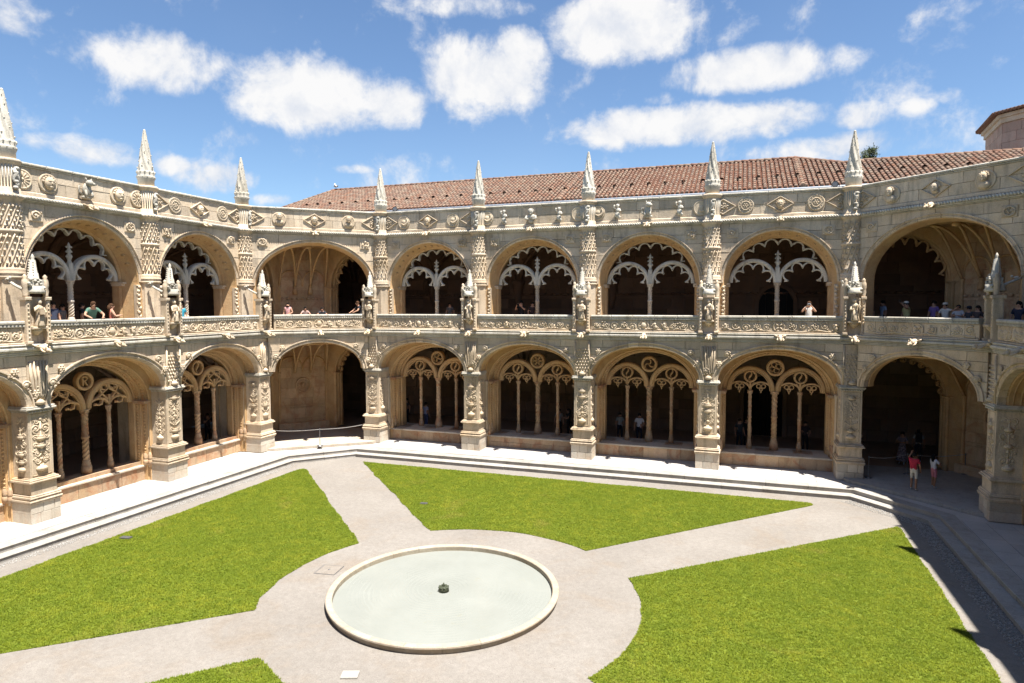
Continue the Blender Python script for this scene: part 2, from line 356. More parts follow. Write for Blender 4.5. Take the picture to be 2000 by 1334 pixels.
def candelabra(w, h, seed):
    """tall grotesque panel: vase, stem, paired scrolls and leaves; x centred, z from 0, proud of y=0"""
    rr = random.Random(seed); mb = MB(); y = -.01
    mb.lathe([(.02, .02), (w*.30, .07), (w*.36, .14), (w*.26, .20), (w*.1, .24), (w*.12, .29)], 10, 0, y)
    z = .3; mb.tube([(0, y, .28), (0, y, h-.08)], .025, 5)
    while z < h-.12:
        r = rr.uniform(.10, .15)*w/.5; kind = rr.randrange(4)
        if kind == 0:
            for s_ in (-1, 1): spiral(mb, s_*w*.27, z+r, r*1.05, y, s_, 1.5, math.pi/2 if rr.random() < .5 else -math.pi/2, .028)
            mb.blob((0, y, z+r), (.05, .05, .09), 6, 4)
        elif kind == 1:
            mb.lathe([(w*.06, z), (w*.24, z+.05), (w*.30, z+.12), (w*.14, z+.17), (w*.2, z+.2)], 8, 0, y)
            for s_ in (-1, 1): spiral(mb, s_*w*.34, z+r, r*.7, y, -s_, 1.2, 0, .024)
        elif kind == 2:
            for s_ in (-1, 1):
                for q in range(3): mb.blob((s_*w*(.12+.12*q), y, z+.05+.05*q), (.085, .05, .032), 6, 3, s_*(.5+.25*q))
            rosette(mb, 0, z+r*.9, r*.8, y, 5)
        else:
            for s_ in (-1, 1):
                spiral(mb, s_*w*.22, z+r*.8, r*.8, y, s_, 1.3, 0, .026); spiral(mb, s_*w*.36, z+r*1.7, r*.6, y, -s_, 1.2, math.pi, .022)
            mb.blob((0, y, z+r*1.4), (.07, .06, .06), 6, 4)
        for s_ in (-1, 1): leafy(mb, s_*w*.36, z+r, .085, y, 5, rr); leafy(mb, s_*w*.14, z+r*1.6, .06, y, 3, rr)
        z += r*2.05
    return mb
def frieze(L, h, seed):
    """scrolling balustrade frieze, x centred, z from 0"""
    rr = random.Random(seed); mb = MB(); y = 0; r = h*.36
    c = h*.46
    mb.tube([(c*math.cos(a), y, h/2+c*math.sin(a)) for a in np.linspace(0, 2*math.pi, 25)], .035, 5, False)
    if seed % 2:
        for k in range(4): a = k*math.pi/2+.78; mb.blob((c*.5*math.cos(a), y, h/2+c*.5*math.sin(a)), (c*.45, .05, c*.18), 6, 4, a)
    else: mb.blob((0, y, h/2), (c*.6, .07, c*.7), 8, 5); leafy(mb, 0, h/2, c*.8, y, 6, rr)
    x = c+.08
    step = h*.80; n = int((L/2-x)/step); step = (L/2-x)/max(n, 1)
    for k in range(n):
        xx = x+step*(k+.5)
        for s_ in (-1, 1):
            kind = rr.randrange(4); up = 1 if (k % 2) else -1
            if kind < 2:
                spiral(mb, s_*xx, h/2+up*.04, r*rr.uniform(.85, 1.05), y, s_*up, 1.7, rr.uniform(-1, 1), .036, 18)
                leafy(mb, s_*xx+step*.45, h/2-up*.2, .13, y, 4, rr)
                if kind: rosette(mb, s_*xx, h/2+up*.04, r*.5, y, 5)
            elif kind == 2:
                rosette(mb, s_*xx, h/2, r*.8, y, 7); mb.tube([(s_*xx+r*math.cos(a), y, h/2+r*math.sin(a)) for a in np.linspace(-2.6, .6, 10)], .03, 5)
                leafy(mb, s_*xx, h/2, r*1.2, y, 5, rr)
            else:
                leafy(mb, s_*xx, h/2-.06, r*1.1, y, 9, rr)
                mb.blob((s_*xx, y, h*.62), (.08, .09, .09), 6, 4); mb.blob((s_*xx, y, h*.38), (.11, .08, .16), 6, 4, .3*s_)
                spiral(mb, s_*(xx+step*.25), h*.3, r*.5, y, s_, 1.2, 2, .028)
    mb.tube([(xx, y, .07+.04*math.sin(xx*5)) for xx in np.linspace(-L/2+.03, L/2-.03, 34)], .03, 5)
    return mb
def head(mb, x, z, y, r):   # a carved head with brow, nose, chin and shoulders
    mb.blob((x, y-r*.2, z), (r*.78, r*.8, r), 8, 6)
    mb.blob((x, y-r*.95, z-.08*r), (r*.14, r*.22, r*.24), 5, 3)
    mb.blob((x, y-r*.75, z-.62*r), (r*.35, r*.28, r*.2), 6, 3)
    mb.blob((x, y-r*.72, z+.3*r), (r*.62, r*.3, r*.14), 6, 3)
    for k in range(7):
        a = math.pi*k/6; mb.blob((x+r*.86*math.cos(a), y-r*.1, z+.25*r+r*.72*math.sin(a)), r*.24, 5, 3)
def medal(kind, seed):
    rr = random.Random(seed); mb = MB()
    if kind in ('wheel', 'rosette', 'crescent', 'face', 'bust_round'):
        r = .36
        mb.tube([(r*math.cos(a), 0, r*math.sin(a)) for a in np.linspace(0, 2*math.pi, 25)], .05, 6, False)
        mb.lathe_y = None
        rows = [[(q*math.cos(a), yy, q*math.sin(a)) for a in np.linspace(0, 2*math.pi, 20, endpoint=False)] for q, yy in ((.34, -.03), (.02, -.03))]
        mb.grid(rows, cu=True, sm=False)
        if kind == 'wheel':
            for k in range(12): a = k*math.pi/6; mb.tube([(.07*math.cos(a), -.04, .07*math.sin(a)), (.31*math.cos(a), -.04, .31*math.sin(a))], .022, 4)
            mb.blob((0, -.04, 0), .07, 6, 4)
        elif kind == 'rosette':
            mb.tube([(.22*math.cos(a), -.04, .22*math.sin(a)) for a in np.linspace(0, 2*math.pi, 21)], .028, 5, False)
            for k in range(14): a = k*2*math.pi/14; mb.blob((.29*math.cos(a), -.03, .29*math.sin(a)), .03, 5, 3)
            rosette(mb, 0, 0, .16, -.03, 6)
        elif kind == 'crescent':
            mb.tube([(.06+.22*math.cos(a), -.06, .05+.22*math.sin(a)) for a in np.linspace(-2.6, .9, 14)], [.02+.05*math.sin(math.pi*i/13) for i in range(14)], 6)
            mb.blob((0, -.02, 0), (.16, .06, .16), 8, 4)
        elif kind == 'face': head(mb, 0, 0, -.05, .27)
        else:
            head(mb, 0, .12, -.16, .20); mb.blob((0, -.10, -.20), (.25, .14, .17), 8, 5)
    elif kind in ('lozenge_head', 'lozenge_flower'):
        mb.ribbon([(-.62, 0), (0, -.38), (.62, 0), (0, .38)], .07, -.07, .02, True, .02)
        if kind == 'lozenge_head': head(mb, 0, 0, -.05, .21); mb.blob((0, -.03, -.17), (.17, .08, .1), 6, 4)
        else: leafy(mb, 0, 0, .24, -.03, 9, rr); rosette(mb, 0, 0, .15, -.03, 5)
    elif kind == 'bust':
        head(mb, 0, .22, -.14, .19); mb.blob((0, -.1, -.07), (.30, .17, .18), 8, 5); mb.blob((0, -.08, -.28), (.2, .12, .14), 8, 4)
        for s_ in (-1, 1): mb.tube([(s_*.26, -.12, .0), (s_*.33, -.2, -.16), (s_*.12, -.27, -.2)], .065, 6)
    elif kind == 'animal':
        mb.blob((0, -.14, -.02), (.2, .17, .32), 8, 6); mb.blob((.05, -.27, .28), (.17, .19, .15), 8, 5); mb.blob((.17, -.36, .25), (.1, .1, .08), 6, 4)
        for s_ in (-1, 1): mb.blob((.05+s_*.11, -.22, .43), (.04, .04, .09), 5, 3, -s_*.4); mb.tube([(s_*.12, -.24, -.05), (s_*.15, -.33, -.22), (s_*.12, -.3, -.34)], .055, 6)
        mb.tube([(-.15, -.1, -.25), (-.34, -.1, -.12), (-.32, -.1, .14), (-.22, -.1, .12)], [.05, .04, .03, .02], 5)
        mb.blob((0, -.1, -.34), (.28, .13, .08), 8, 4)
    elif kind == 'figure':
        mb.blob((0, -.1, -.16), (.15, .13, .19), 8, 5); mb.blob((.01, -.12, .08), (.11, .1, .17), 8, 5); head(mb, .02, .31, -.12, .105)
        mb.tube([(.1, -.12, .16), (.2, -.2, .04), (.1, -.26, .02)], .04, 5); mb.tube([(-.1, -.12, .16), (-.2, -.16, .22), (-.14, -.2, .36)], .04, 5)
        mb.tube([(.06, -.14, -.25), (.16, -.22, -.28), (.1, -.2, -.4)], .05, 5)
    return mb
def block_course(mb_list_fn, x0, x1, z0, z1, lens, rr):
    pass
def blocks(polys, yf, yb, rr, gap=.008, jitter=.009):
    out = []
    for poly in polys:
        cx = sum(p[0] for p in poly)/len(poly); cz = sum(p[1] for p in poly)/len(poly); q = []
        for x, z in poly:
            dx, dz = x-cx, z-cz
            q.append((x-math.copysign(min(gap, abs(dx)*.3), dx), z-math.copysign(min(gap, abs(dz)*.3), dz)))
        mb = MB(); mb.prism(q, yf+rr.uniform(-jitter, jitter), yb); out.append(mb)
    return out
def wall_polys(xl, xr, z0, z1, courses, rr, exc=None, lmin=.55, lmax=1.15):
    """course-by-course ashlar between xl..xr, cut round an arch exc(z)->half width (0 = none)"""
    polys = []; zs = [z0+(z1-z0)*i/courses for i in range(courses+1)]
    for a, c in zip(zs, zs[1:]):
        segs = []
        ea = exc(a) if exc else 0
        if ea > .01: segs = [(xl, None, -1), (None, xr, 1)]
        else: segs = [(xl, xr, 0)]
        for s0, s1, side in segs:
            if side == 0:
                x = s0
                while x < s1-.01:
                    w_ = rr.uniform(lmin, lmax); w_ = s1-x if s1-x-w_ < lmin*.6 else w_
                    polys.append([(x, a), (x+w_, a), (x+w_, c), (x, c)]); x += w_
            else:
                # distances measured from the outer end inwards
                out = -xl if side < 0 else xr
                ed = [(exc(a+(c-a)*i/4), a+(c-a)*i/4) for i in range(5)]
                if all(e >= out-.02 for e, _ in ed): continue
                x = out; far = max(e for e, _ in ed)
                while x-lmax > far+.25:
                    w_ = rr.uniform(lmin, lmax)
                    p = [(x, a), (x-w_, a), (x-w_, c), (x, c)]; polys.append([(side*q, z) for q, z in p]); x -= w_
                ed2 = [(min(e, x-.02), z) for e, z in ed]
                p = [(x, a)]+ed2+[(x, c)]
                pr_ = [(side*q, z) for q, z in p]
                if side > 0: pr_ = pr_[::-1]
                polys.append(pr_)
    return polys
def ell(a, b, zs): return lambda z: a if z <= zs else (a*math.sqrt(max(0, 1-((z-zs)/b)**2)) if z < zs+b else 0.)
def arch_path(a, b, zs, z0, n=28):
    p = []
    if z0 < zs-.01: p += [(-a, z0+(zs-z0)*i/3) for i in range(3)]
    p += [(-a*math.cos(math.pi*i/n), zs+b*math.sin(math.pi*i/n)) for i in range(n+1)]
    if z0 < zs-.01: p += [(a, zs+(z0-zs)*i/3) for i in range(1, 4)]
    return p
def sweep(mb, prof, a, b, zs, z0, n=28, sm=False):
    rows = []
    for ins, y in prof: rows.append([(x, y, z) for x, z in arch_path(a-ins, b-ins, zs, z0, n)])
    mb.grid(rows, sm=sm)
def voussoirs(a, b, zs, th, n, yf, yb, rr):
    """ring of arch stones outside half-ellipse a,b"""
    out = []
    for k in range(n):
        t0, t1 = math.pi*k/n+.003, math.pi*(k+1)/n-.003; inn = []; ex = []
        for i in range(4):
            q = t0+(t1-t0)*i/3; inn.append((-a*math.cos(q), zs+b*math.sin(q))); ex.append((-(a+th)*math.cos(q), zs+(b+th)*math.sin(q)))
        mb = MB(); j = rr.uniform(-.006, .006)
        # moulded face: outer lip, hollow, inner roll
        prof = [(0, yb), (0, yf+.05), (.06, yf), (th*.5, yf+.035), (th*.72, yf+.03), (th*.8, yf-.04), (th, yf-.035), (th, yb)]
        rows = [[(-(a+o)*math.cos(t0+(t1-t0)*i/3), y+j, zs+(b+o)*math.sin(t0+(t1-t0)*i/3)) for i in range(4)] for o, y in prof]
        mb.grid(rows, sm=False)
        for col in (0, 3): bidx = len(mb.v); mb.v += [r_[col] for r_ in rows]; mb.face(range(bidx, bidx+len(rows)))
        out.append(mb)
    return out

# ------------------------------------------------------------------ cloister building blocks (wing-local: x along, y into the building, z up)
LG = 6.4     # upper floor level
def emit_blocks(key, polyfn, part, name, mat, yf, yb, seed):
    if key not in CACHE:
        rr = random.Random(seed); CACHE[key] = [mb.mesh(name, mat) for mb in blocks(polyfn(rr), yf, yb, rr)]
    for me in CACHE[key]: obj(name, me, part)
PIER_N = [0]
def pier(w, at, rz=0., detail=True, capstyle=0):
    def core():
        mb = MB()
        mb.boxr(.43, .14, 1.05, 1.66, 4.12)                       # shaft
        mb.boxr(.47, .06, 1.0, 1.04, 1.46)                      # die
        for hx, y0, z0, z1 in ((.585, -.05, .74, .80), (.60, -.07, .80, .86), (.56, -.03, .86, .90), (.575, -.045, .92, .98), (.54, -.01, .98, 1.04),
                               (.50, .03, 1.46, 1.50), (.57, -.04, 1.50, 1.56), (.53, 0., 1.56, 1.62), (.47, .08, 1.62, 1.66)):
            mb.box(-hx, hx, y0, 1.12, z0, z1, .018)
        mb.boxr(.44, .95, 3.1, 0, 6.1)                          # wall mass behind
        for s_ in (-1, 1):                                      # stepped jamb shafts beside the pier
            for q, (dx, y, r_) in enumerate(((.49, 1.12, .06), (.47, 1.3, .045))):
                mb.lathe([(r_*1.5, .6), (r_*1.5, 1.2), (r_*1.1, 1.3), (r_, 1.4), (r_, 3.5), (r_*1.3, 3.55), (r_*1.6, 3.66), (r_*1.6, 3.72)], 8, s_*dx, y)
        mb.boxr(.40, .10, .8, 4.30, 6.15)                     # upper pilaster
        return mb
    p = obj('pier', cached(('pier',), core, 'pier', 'cream'), w, at, rz)
    def plinth(k):
        rr = random.Random(40+k); mb = MB()
        z0, z1 = (0, .37) if k < 3 else (.37, .74)
        cuts = [-.55, -.2+.1*(k > 2), .2+.12*(k > 2), .55]
        x0, x1 = cuts[k % 3]+.004, cuts[k % 3+1]-.004
        mb.box(x0, x1, 0+rr.uniform(0, .008), 1.08, z0+.003, z1-.003, .012); return mb
    for k in range(6): obj('plinth_block', cached(('plinth', k), lambda: plinth(k), 'plinth_block', 'plinth'), p)
    def cap():
        mb = MB()
        for hx, y0, z0, z1 in ((.45, .11, 4.06, 4.10), (.50, .06, 4.12, 4.17), (.55, -.0, 4.17, 4.24), (.52, .04, 4.24, 4.30)): mb.box(-hx, hx, y0, 1.1, z0, z1, .02)
        for k in range(9): mb.blob((-.4+.1*k, .07, 4.10), (.045, .05, .04), 5, 3)
        return mb
    obj('capital', cached(('piercap',), cap, 'capital', 'white'), p)
    PIER_N[0] += 1; k = PIER_N[0] % 4
    if not detail: return p
    def pan(k):
        mb = MB(); c = candelabra(.62, 2.0, 100+k)
        mb.append(c, lambda v: (v[0], v[1]*.62+.135, v[2]+1.84))
        mb.ribbon([(-.33, 1.74), (.33, 1.74), (.33, 4.0), (-.33, 4.0)], .05, .12, .2, True, .015)
        return mb
    def side(k, s_):
        mb = MB(); c = candelabra(.56, 2.0, 120+k)
        mb.append(c, lambda v: (s_*(.43-v[1]*.55), .54+v[0], v[2]+1.84)); return mb
    obj('carved_panel', cached(('pan', k), lambda: pan(k), 'carved_panel', 'carved'), p)
    for s_ in (-1, 1): obj('carved_panel', cached(('pside', k, s_), lambda: side(k, s_), 'carved_panel', 'carved'), p)
    def pil():
        mb = MB(); rr = random.Random(77+k)
        if k % 2:
            for i in range(5):
                for j in range(8): mb.blob((-.28+.14*i+(.07 if j % 2 else 0)-.03, .08, 4.55+j*.16), (.045, .06, .055), 5, 3)
            for s_ in (-1, 1): mb.tube([(s_*.38, .09, 4.35), (s_*.36, .07, 6.1)], .04, 6)
        else:
            for i in range(6):
                x = -.3+.12*i; mb.tube([(x, .09, 5.95), (x+.05*math.sin(i), .05, 5.3), (x*.7, .07, 4.7), (x*.4, .09, 4.5)], [.05, .045, .035, .03], 5)
            for j in range(7): mb.blob((-.2+.07*j, .07, 4.6+j*.2), (.05, .05, .035), 5, 3)
        mb.lathe([(.02, 4.32), (.15, 4.36), (.19, 4.44), (.10, 4.52), (.03, 4.56)], 8, 0, .1)
        return mb
    obj('carved_pilaster', cached(('pil', k % 2), pil, 'carved_pilaster', 'carved'), p)
    return p
def gargoyle_mb(kind=0):
    mb = MB(); mb.tube([(0, .05, 0), (0, -.12, .02), (0, -.26, -.02), (0, -.36, -.08)], [.10, .11, .085, .06], 7)
    mb.blob((0, -.42, -.08), (.085, .10, .08), 7, 4); mb.blob((0, -.52, -.11), (.05, .06, .045), 6, 3)
    for s_ in (-1, 1): mb.blob((s_*.07, -.38, .02), (.03, .03, .06), 5, 3); mb.tube([(s_*.09, -.15, -.02), (s_*.14, -.3, -.1), (s_*.1, -.38, -.14)], .035, 5)
    if kind:
        for s_ in (-1, 1): mb.blob((s_*.16, -.02, .06), (.12, .1, .045), 6, 3, s_*.5)
    return mb
def gargoyle(w, at, rz=0., kind=0): obj('gargoyle', cached(('garg', kind), lambda: gargoyle_mb(kind), 'gargoyle', 'carved'), w, at, rz)

def column(mb, x, y, z0, z1, r, base=.55, twist=True):
    n = 10
    mb.lathe([(r*1.75, z0), (r*1.75, z0+base*.55), (r*1.3, z0+base*.6), (r*1.6, z0+base*.7), (r*1.15, z0+base*.8), (r*1.35, z0+base*.92), (r, z0+base)], 8, x, y, math.pi/8)
    zc = z1-.22; zm = (z0+base+zc)/2
    mb.lathe([(r, z0+base), (r*.97, zm-.08), (r*1.3, zm-.05), (r*1.3, zm+.02), (r, zm+.05), (r*.97, zc), (r*1.25, zc+.02), (r*1.05, zc+.06), (r*1.5, zc+.15), (r*1.8, zc+.17), (r*1.8, z1)], n, x, y)
    if twist:
        for k in range(4):
            mb.tube([(x+r*.98*math.cos(a+k*math.pi/2), y+r*.98*math.sin(a+k*math.pi/2), z) for a, z in zip(np.linspace(0, 7, 18), np.linspace(z0+base+.02, zm-.1, 18))], r*.2, 4, False)
            mb.tube([(x+r*.98*math.cos(-a+k*math.pi/2), y+r*.98*math.sin(-a+k*math.pi/2), z) for a, z in zip(np.linspace(0, 7, 18), np.linspace(zm+.07, zc-.02, 18))], r*.2, 4, False)
    for k in range(6): a = k*math.pi/3; mb.blob((x+r*1.3*math.cos(a), y+r*1.3*math.sin(a), zc+.1), (r*.4, r*.4, .05), 5, 3)
def tracery_lower(w, at, a, style, rz=0., zc=.6):
    """two arches over four lights, a roundel between; a = half width"""
    Y0, Y1 = 2.63, 2.88; q = a/2
    def frame():
        mb = MB()
        for s_ in (-1, 1):
            c = s_*q; r = q-.10
            mb.ribbon([(c-r*math.cos(math.pi*i/20), 3.62+(r+.08)*math.sin(math.pi*i/20)) for i in range(21)], .20, Y0-.04, Y1, False, .045)
            mb.ribbon([(c-(r-.13)*math.cos(math.pi*i/20), 3.62+(r-.06)*math.sin(math.pi*i/20)) for i in range(21)], .06, Y0+.02, Y1-.03, False, .02)
        return mb
    t_ = obj('tracery', cached(('trf', style, round(a, 2)), frame, 'tracery', 'ochre'), w, at, rz)
    for i, (x, r) in enumerate(((-q, .078), (0, .12), (q, .078))):
        def colm():
            mb = MB(); column(mb, 0, 2.76, zc-.02, 3.62, r, .62 if r > .1 else .5); return mb
        obj('column', cached(('lcol', r, zc), colm, 'column', 'rose'), t_, (x, 0, 0))
    def ring(r, kind, seed):
        mb = MB(); mb.ribbon([(r*math.cos(b), r*math.sin(b)) for b in np.linspace(0, 2*math.pi, 24, endpoint=False)], r*.36, Y0-.03, Y1-.03, True, .035)
        if kind == 0:   # petals
            for k in range(4): b = k*math.pi/2+.4; mb.ribbon(arc(r*.42*math.cos(b), r*.42*math.sin(b), r*.36, 0, 340, 9), r*.14, Y0+.03, Y1-.08)
        elif kind == 1:  # whirl
            for k in range(3): b = k*2.09+.5; mb.ribbon([(r*.85*math.sin(u*1.5)*math.cos(b+u*1.6), r*.85*math.sin(u*1.5)*math.sin(b+u*1.6)) for u in np.linspace(.05, 1.05, 8)], r*.17, Y0+.03, Y1-.08)
        elif kind == 2:  # six spokes
            for k in range(6): b = k*math.pi/3; mb.ribbon([(r*.12*math.cos(b), r*.12*math.sin(b)), (r*.85*math.cos(b), r*.85*math.sin(b))], r*.16, Y0+.03, Y1-.08)
            for k in range(6): b = k*math.pi/3+.52; mb.ribbon(arc(r*.55*math.cos(b), r*.55*math.sin(b), r*.22, 0, 330, 7), r*.1, Y0+.04, Y1-.08)
        elif kind == 3:  # wavy tongue
            mb.ribbon([(.22*r*math.sin(u*3.1), u*r*.85) for u in np.linspace(-1, 1, 9)], [r*(.1+.28*(1-abs(u))) for u in np.linspace(-1, 1, 9)], Y0+.02, Y1-.08)
        else:            # letter R in a wreath
            mb.ribbon([(-r*.25, -r*.6), (-r*.25, r*.6)], r*.17, Y0, Y1-.08); mb.ribbon([(-r*.25, r*.55)]+[(r*.02+r*.3*math.cos(b), r*.3+r*.26*math.sin(b)) for b in np.linspace(1.5, -1.5, 8)]+[(-r*.25, r*.05)], r*.15, Y0, Y1-.08)
            mb.ribbon([(-r*.05, r*.05), (r*.35, -r*.6)], r*.16, Y0, Y1-.08)
        return mb
    kind = {'B0': 0, 'B1': 2, 'B2': 1, 'B3': 0, 'LR': 4, 'LL': 3}.get(style, 0)
    R0 = .36 if style[0] == 'B' else .33
    obj('roundel', cached(('ring', R0, kind), lambda: ring(R0, kind, 0), 'roundel', 'ochre'), t_, (0, 0, 4.80))
    if style[0] == 'B':
        for s_ in (-1, 1): obj('roundel', cached(('ring', .27, 3), lambda: ring(.27, 3, 0), 'roundel', 'ochre'), t_, (s_*q, 0, 4.34))
    def lights():
        mb = MB()
        for s_ in (-1, 1):
            for e in (-1, 1):
                c = s_*q; x1 = c+e*(q-.14); mid = (c+x1)/2; r = abs(x1-c)/2
                if style[0] == 'B':
                    mb.ribbon([(mid-r*math.cos(math.pi*i/12), 3.62+(.34 if True else 0)*math.sin(math.pi*i/12)*1.25) for i in range(13)], .085, Y0+.02, Y1-.04)
                    for dx, dz, rr_ in ((-.115, .22, .10), (.115, .22, .10), (0, .055, .065)):
                        mb.ribbon([(mid+dx+rr_*math.cos(b), 3.62+dz+rr_*math.sin(b)) for b in np.linspace(0, 2*math.pi, 10, endpoint=False)], .05, Y0+.03, Y1-.05, True, .015)
                    mb.blob((mid, 2.74, 3.56), (.035, .05, .09), 5, 3)
                else:
                    mb.ribbon([(mid-r*math.cos(math.pi*i/10), 3.62+.36*math.sin(math.pi*i/10)) for i in range(11)], .09, Y0+.02, Y1-.04)
                    mb.ribbon(arc(mid, 3.86, .17, 215, 505, 10), .07, Y0+.03, Y1-.05)
                    for d_ in (-1, 1): mb.blob((mid+d_*.16, 2.74, 3.72), .055, 6, 4); mb.blob((mid+d_*r*.8, 2.74, 3.78), (.05, .08, .05), 5, 3)
            if style[0] == 'L':   # net of curved bars above
                c = s_*q; r = q-.14
                for e in (-1, 1):
                    mb.ribbon([(c, 3.72), (c+e*.1, 3.95), (c+e*.33, 4.16), (c+e*.42, 4.42)], .07, Y0+.03, Y1-.05)
                    mb.ribbon([(c+e*.55, 3.98), (c+e*.3, 4.2), (c+e*.06, 4.36), (c, 4.62)], .07, Y0+.03, Y1-.05)
                    for d_ in (.3, .55): mb.blob((c+e*d_, 2.73, 4.3+.1*(d_ < .4)), .05, 6, 4)
                    mb.ribbon(arc(c+e*.24, 4.46, .13, 200 if e > 0 else -20, 500 if e > 0 else 280, 8), .05, Y0+.03, Y1-.06)
        # bars rising from the small columns
        for s_ in (-1, 1):
            mb.ribbon([(s_*q, 3.5), (s_*q, 4.1)], .10, Y0+.02, Y1-.04)
            for e in (-1, 1): mb.ribbon([(s_*q, 3.62), (s_*q+e*.05, 3.85), (s_*q+e*.2, 4.02)], .08, Y0+.03, Y1-.05)
        return mb
    obj('cusped_light_heads', cached(('lights', style[0], round(a, 2)), lights, 'cusped_light_heads', 'ochre'), t_)
def bay_lower(w, at, W_, style, rz=0., detail=True, seed=0, room=False):
    a, b, zs = W_/2-.44, 1.55, 4.30
    side_wing = style[0] == 'L'
    key = (round(W_, 2), room, side_wing)
    ya, sc, zb, zc = (1.0, .64, .70, .86) if side_wing else (1.3, .88, .64, .64)   # the side arcades set their tracery nearer the front
    YM = lambda y: ya+(y-1.44)*sc
    # spandrel of ashlar
    def sp(): mb = MB(); mb.box(-W_/2+.41, W_/2-.41, .36, .56, 6.12, 6.17); return mb
    s_ = obj('spandrel_wall', cached(('spw', key), sp, 'spandrel_wall', 'cream'), w, at, rz)
    emit_blocks(('spb', key, seed % 2), lambda rr: wall_polys(-W_/2+(.12 if room else .40), W_/2-(.12 if room else .40), 4.3, 6.17, 5, rr, ell(a+.10, b+.10, zs), .45, .9), s_, 'stone_block', 'cream', .12, .56, 11+seed % 2)
    # front arch ring
    def soff():
        mb = MB(); sweep(mb, [(.0, .40), (.0, .44), (.025, .47), (.025, .62), (0, .66)] + ([(0, .8), (-.3, .82)] if room else [(0, ya), (-.35, ya+.02)]), a, b, zs, zs, 30, False)
        if not room:
            for y in (.62, .86): sweep(mb, [(-.01, y-.04), (.05, y), (-.01, y+.04)], a, b, zs, zs, 30, False)
        return mb
    r_ = obj('outer_arch', cached(('soff', key), soff, 'outer_arch', 'ochre'), w, at, rz)
    kv = ('vous', key)
    if kv not in CACHE: CACHE[kv] = [m_.mesh('voussoir', 'cream') for m_ in voussoirs(a, b, zs, .24, 17, .09, .5, random.Random(5))]
    for me in CACHE[kv]: obj('voussoir', me, r_)
    if detail:
        def boss(k):
            rr = random.Random(300+k); mb = MB()
            if k % 2: spiral(mb, 0, 0, .15, 0, 1, 1.3, 0, .04); leafy(mb, .1, -.1, .14, 0, 7, rr)
            else: rosette(mb, 0, 0, .15, 0, 6); leafy(mb, -.08, -.12, .15, 0, 6, rr)
            mb.blob((0, .02, 0), (.13, .06, .13), 8, 4); return mb
        for e in (-1, 1):
            for j, (dx, z) in enumerate(((.66, 5.62), (.30, 5.12), (-.05, 4.78))):
                if j == 2 and (seed+e) % 3: continue
                k = (seed*3+j+(e > 0)) % 4
                obj('carved_boss', cached(('boss', k), lambda: boss(k), 'carved_boss', 'carved'), s_, (e*(a-dx+.26), .06, z))
    if room: return
    # inner moulded arch and jambs
    a2 = W_/2-.50; b2 = 2.10; z2 = 3.62
    def inner():
        mb = MB()
        prof = [(-.42, 1.44), (0, 1.44), (.03, 1.42), (.07, 1.46), (.07, 1.52), (.02, 1.56), (.02, 1.62), (.06, 1.66), (.06, 1.72), (.10, 1.74), (.10, 2.02), (.12, 2.06), (.16, 2.04), (.19, 2.08), (.19, 2.14), (.15, 2.18),
                (.17, 2.22), (.20, 2.24), (.20, 2.46), (.24, 2.48), (.28, 2.52), (.28, 3.02), (.26, 3.1), (-.6, 3.12)]
        sweep(mb, [(i_2, YM(y_2)) for i_2, y_2 in prof], a2, b2, z2, 0, 30, False)
        return mb
    i_ = obj('inner_arch', cached(('inn', key), inner, 'inner_arch', 'ochre'), w, at, rz)
    if detail:
        def beads():
            mb = MB()
            for ins, y, st in ((.085, 1.88, .13), (.19, 2.35, .12)):
                pth = arch_path(a2-ins, b2-ins, z2, .9, 44)
                # even spacing
                acc = 0
                for p0, p1 in zip(pth, pth[1:]):
                    l = math.hypot(p1[0]-p0[0], p1[1]-p0[1]); kN = max(1, int(l/st))
                    for k in range(kN):
                        t_ = (k+.5)/kN; mb.blob((p0[0]+(p1[0]-p0[0])*t_, YM(y), p0[1]+(p1[1]-p0[1])*t_), (.058, .085, .055), 5, 3)
            return mb
        obj('bead_moulding', cached(('beads', key), beads, 'bead_moulding', 'ochre'), i_, kind='stuff')
        def jc(s2):
            mb = MB()
            if s2:
                mb.box(s2*(a2-.14)-.19, s2*(a2-.14)+.19, YM(1.40), YM(2.62), 3.60, 3.66); mb.box(s2*(a2-.14)-.16, s2*(a2-.14)+.16, YM(1.44), YM(2.60), 3.53, 3.60)
                for y, r_ in ((1.5, .07), (1.88, .09), (2.35, .09)):
                    mb.lathe([(r_*1.5, zb), (r_*1.5, .95), (r_*1.2, .97), (r_*1.45, .98), (r_*1.1, 1.05), (r_*1.3, 1.15), (r_*.8, 1.25), (r_*.3, 1.3)], 8, s2*(a2-.06), YM(y))
            return mb
        for s2 in (-1, 1): obj('jamb_moulding', cached(('jc', key, s2), lambda: jc(s2), 'jamb_moulding', 'rose'), i_)
    tracery_lower(w, (at[0], at[1]+YM(2.76)-2.76, at[2]), a2-.28, style, rz, zc)
    # sill wall
    def sill(): mb = MB(); mb.box(-W_/2+.45, W_/2-.45, 1.42, 3.1, 0, zb-.08); mb.box(-W_/2+.45, W_/2-.45, YM(2.2), YM(3.05), zb-.1, zc); return mb
    sw = obj('sill_wall', cached(('sill', key), sill, 'sill_wall', 'rose'), w, at, rz)
    emit_blocks(('sillb', key, seed % 3), lambda rr: wall_polys(-W_/2+.45, W_/2-.45, .0, zb-.095, 2 if seed % 2 else 1, rr, None, .6, 1.3), sw, 'stone_block', 'rose', 1.36, 1.5, 21+seed % 3)
    def bench(k):
        mb = MB(); n = 6; L = W_-.9; x0 = -L/2+L*k/n; mb.box(x0+.003, x0+L/n-.003, 1.28+.004*(k % 3), YM(2.2) if side_wing else 3.06, zb-.09, zb+.002*(k % 2), .02); return mb
    for k in range(6): obj('bench_slab', cached(('bench', key, k), lambda: bench(k), 'bench_slab', 'plinth'), sw)
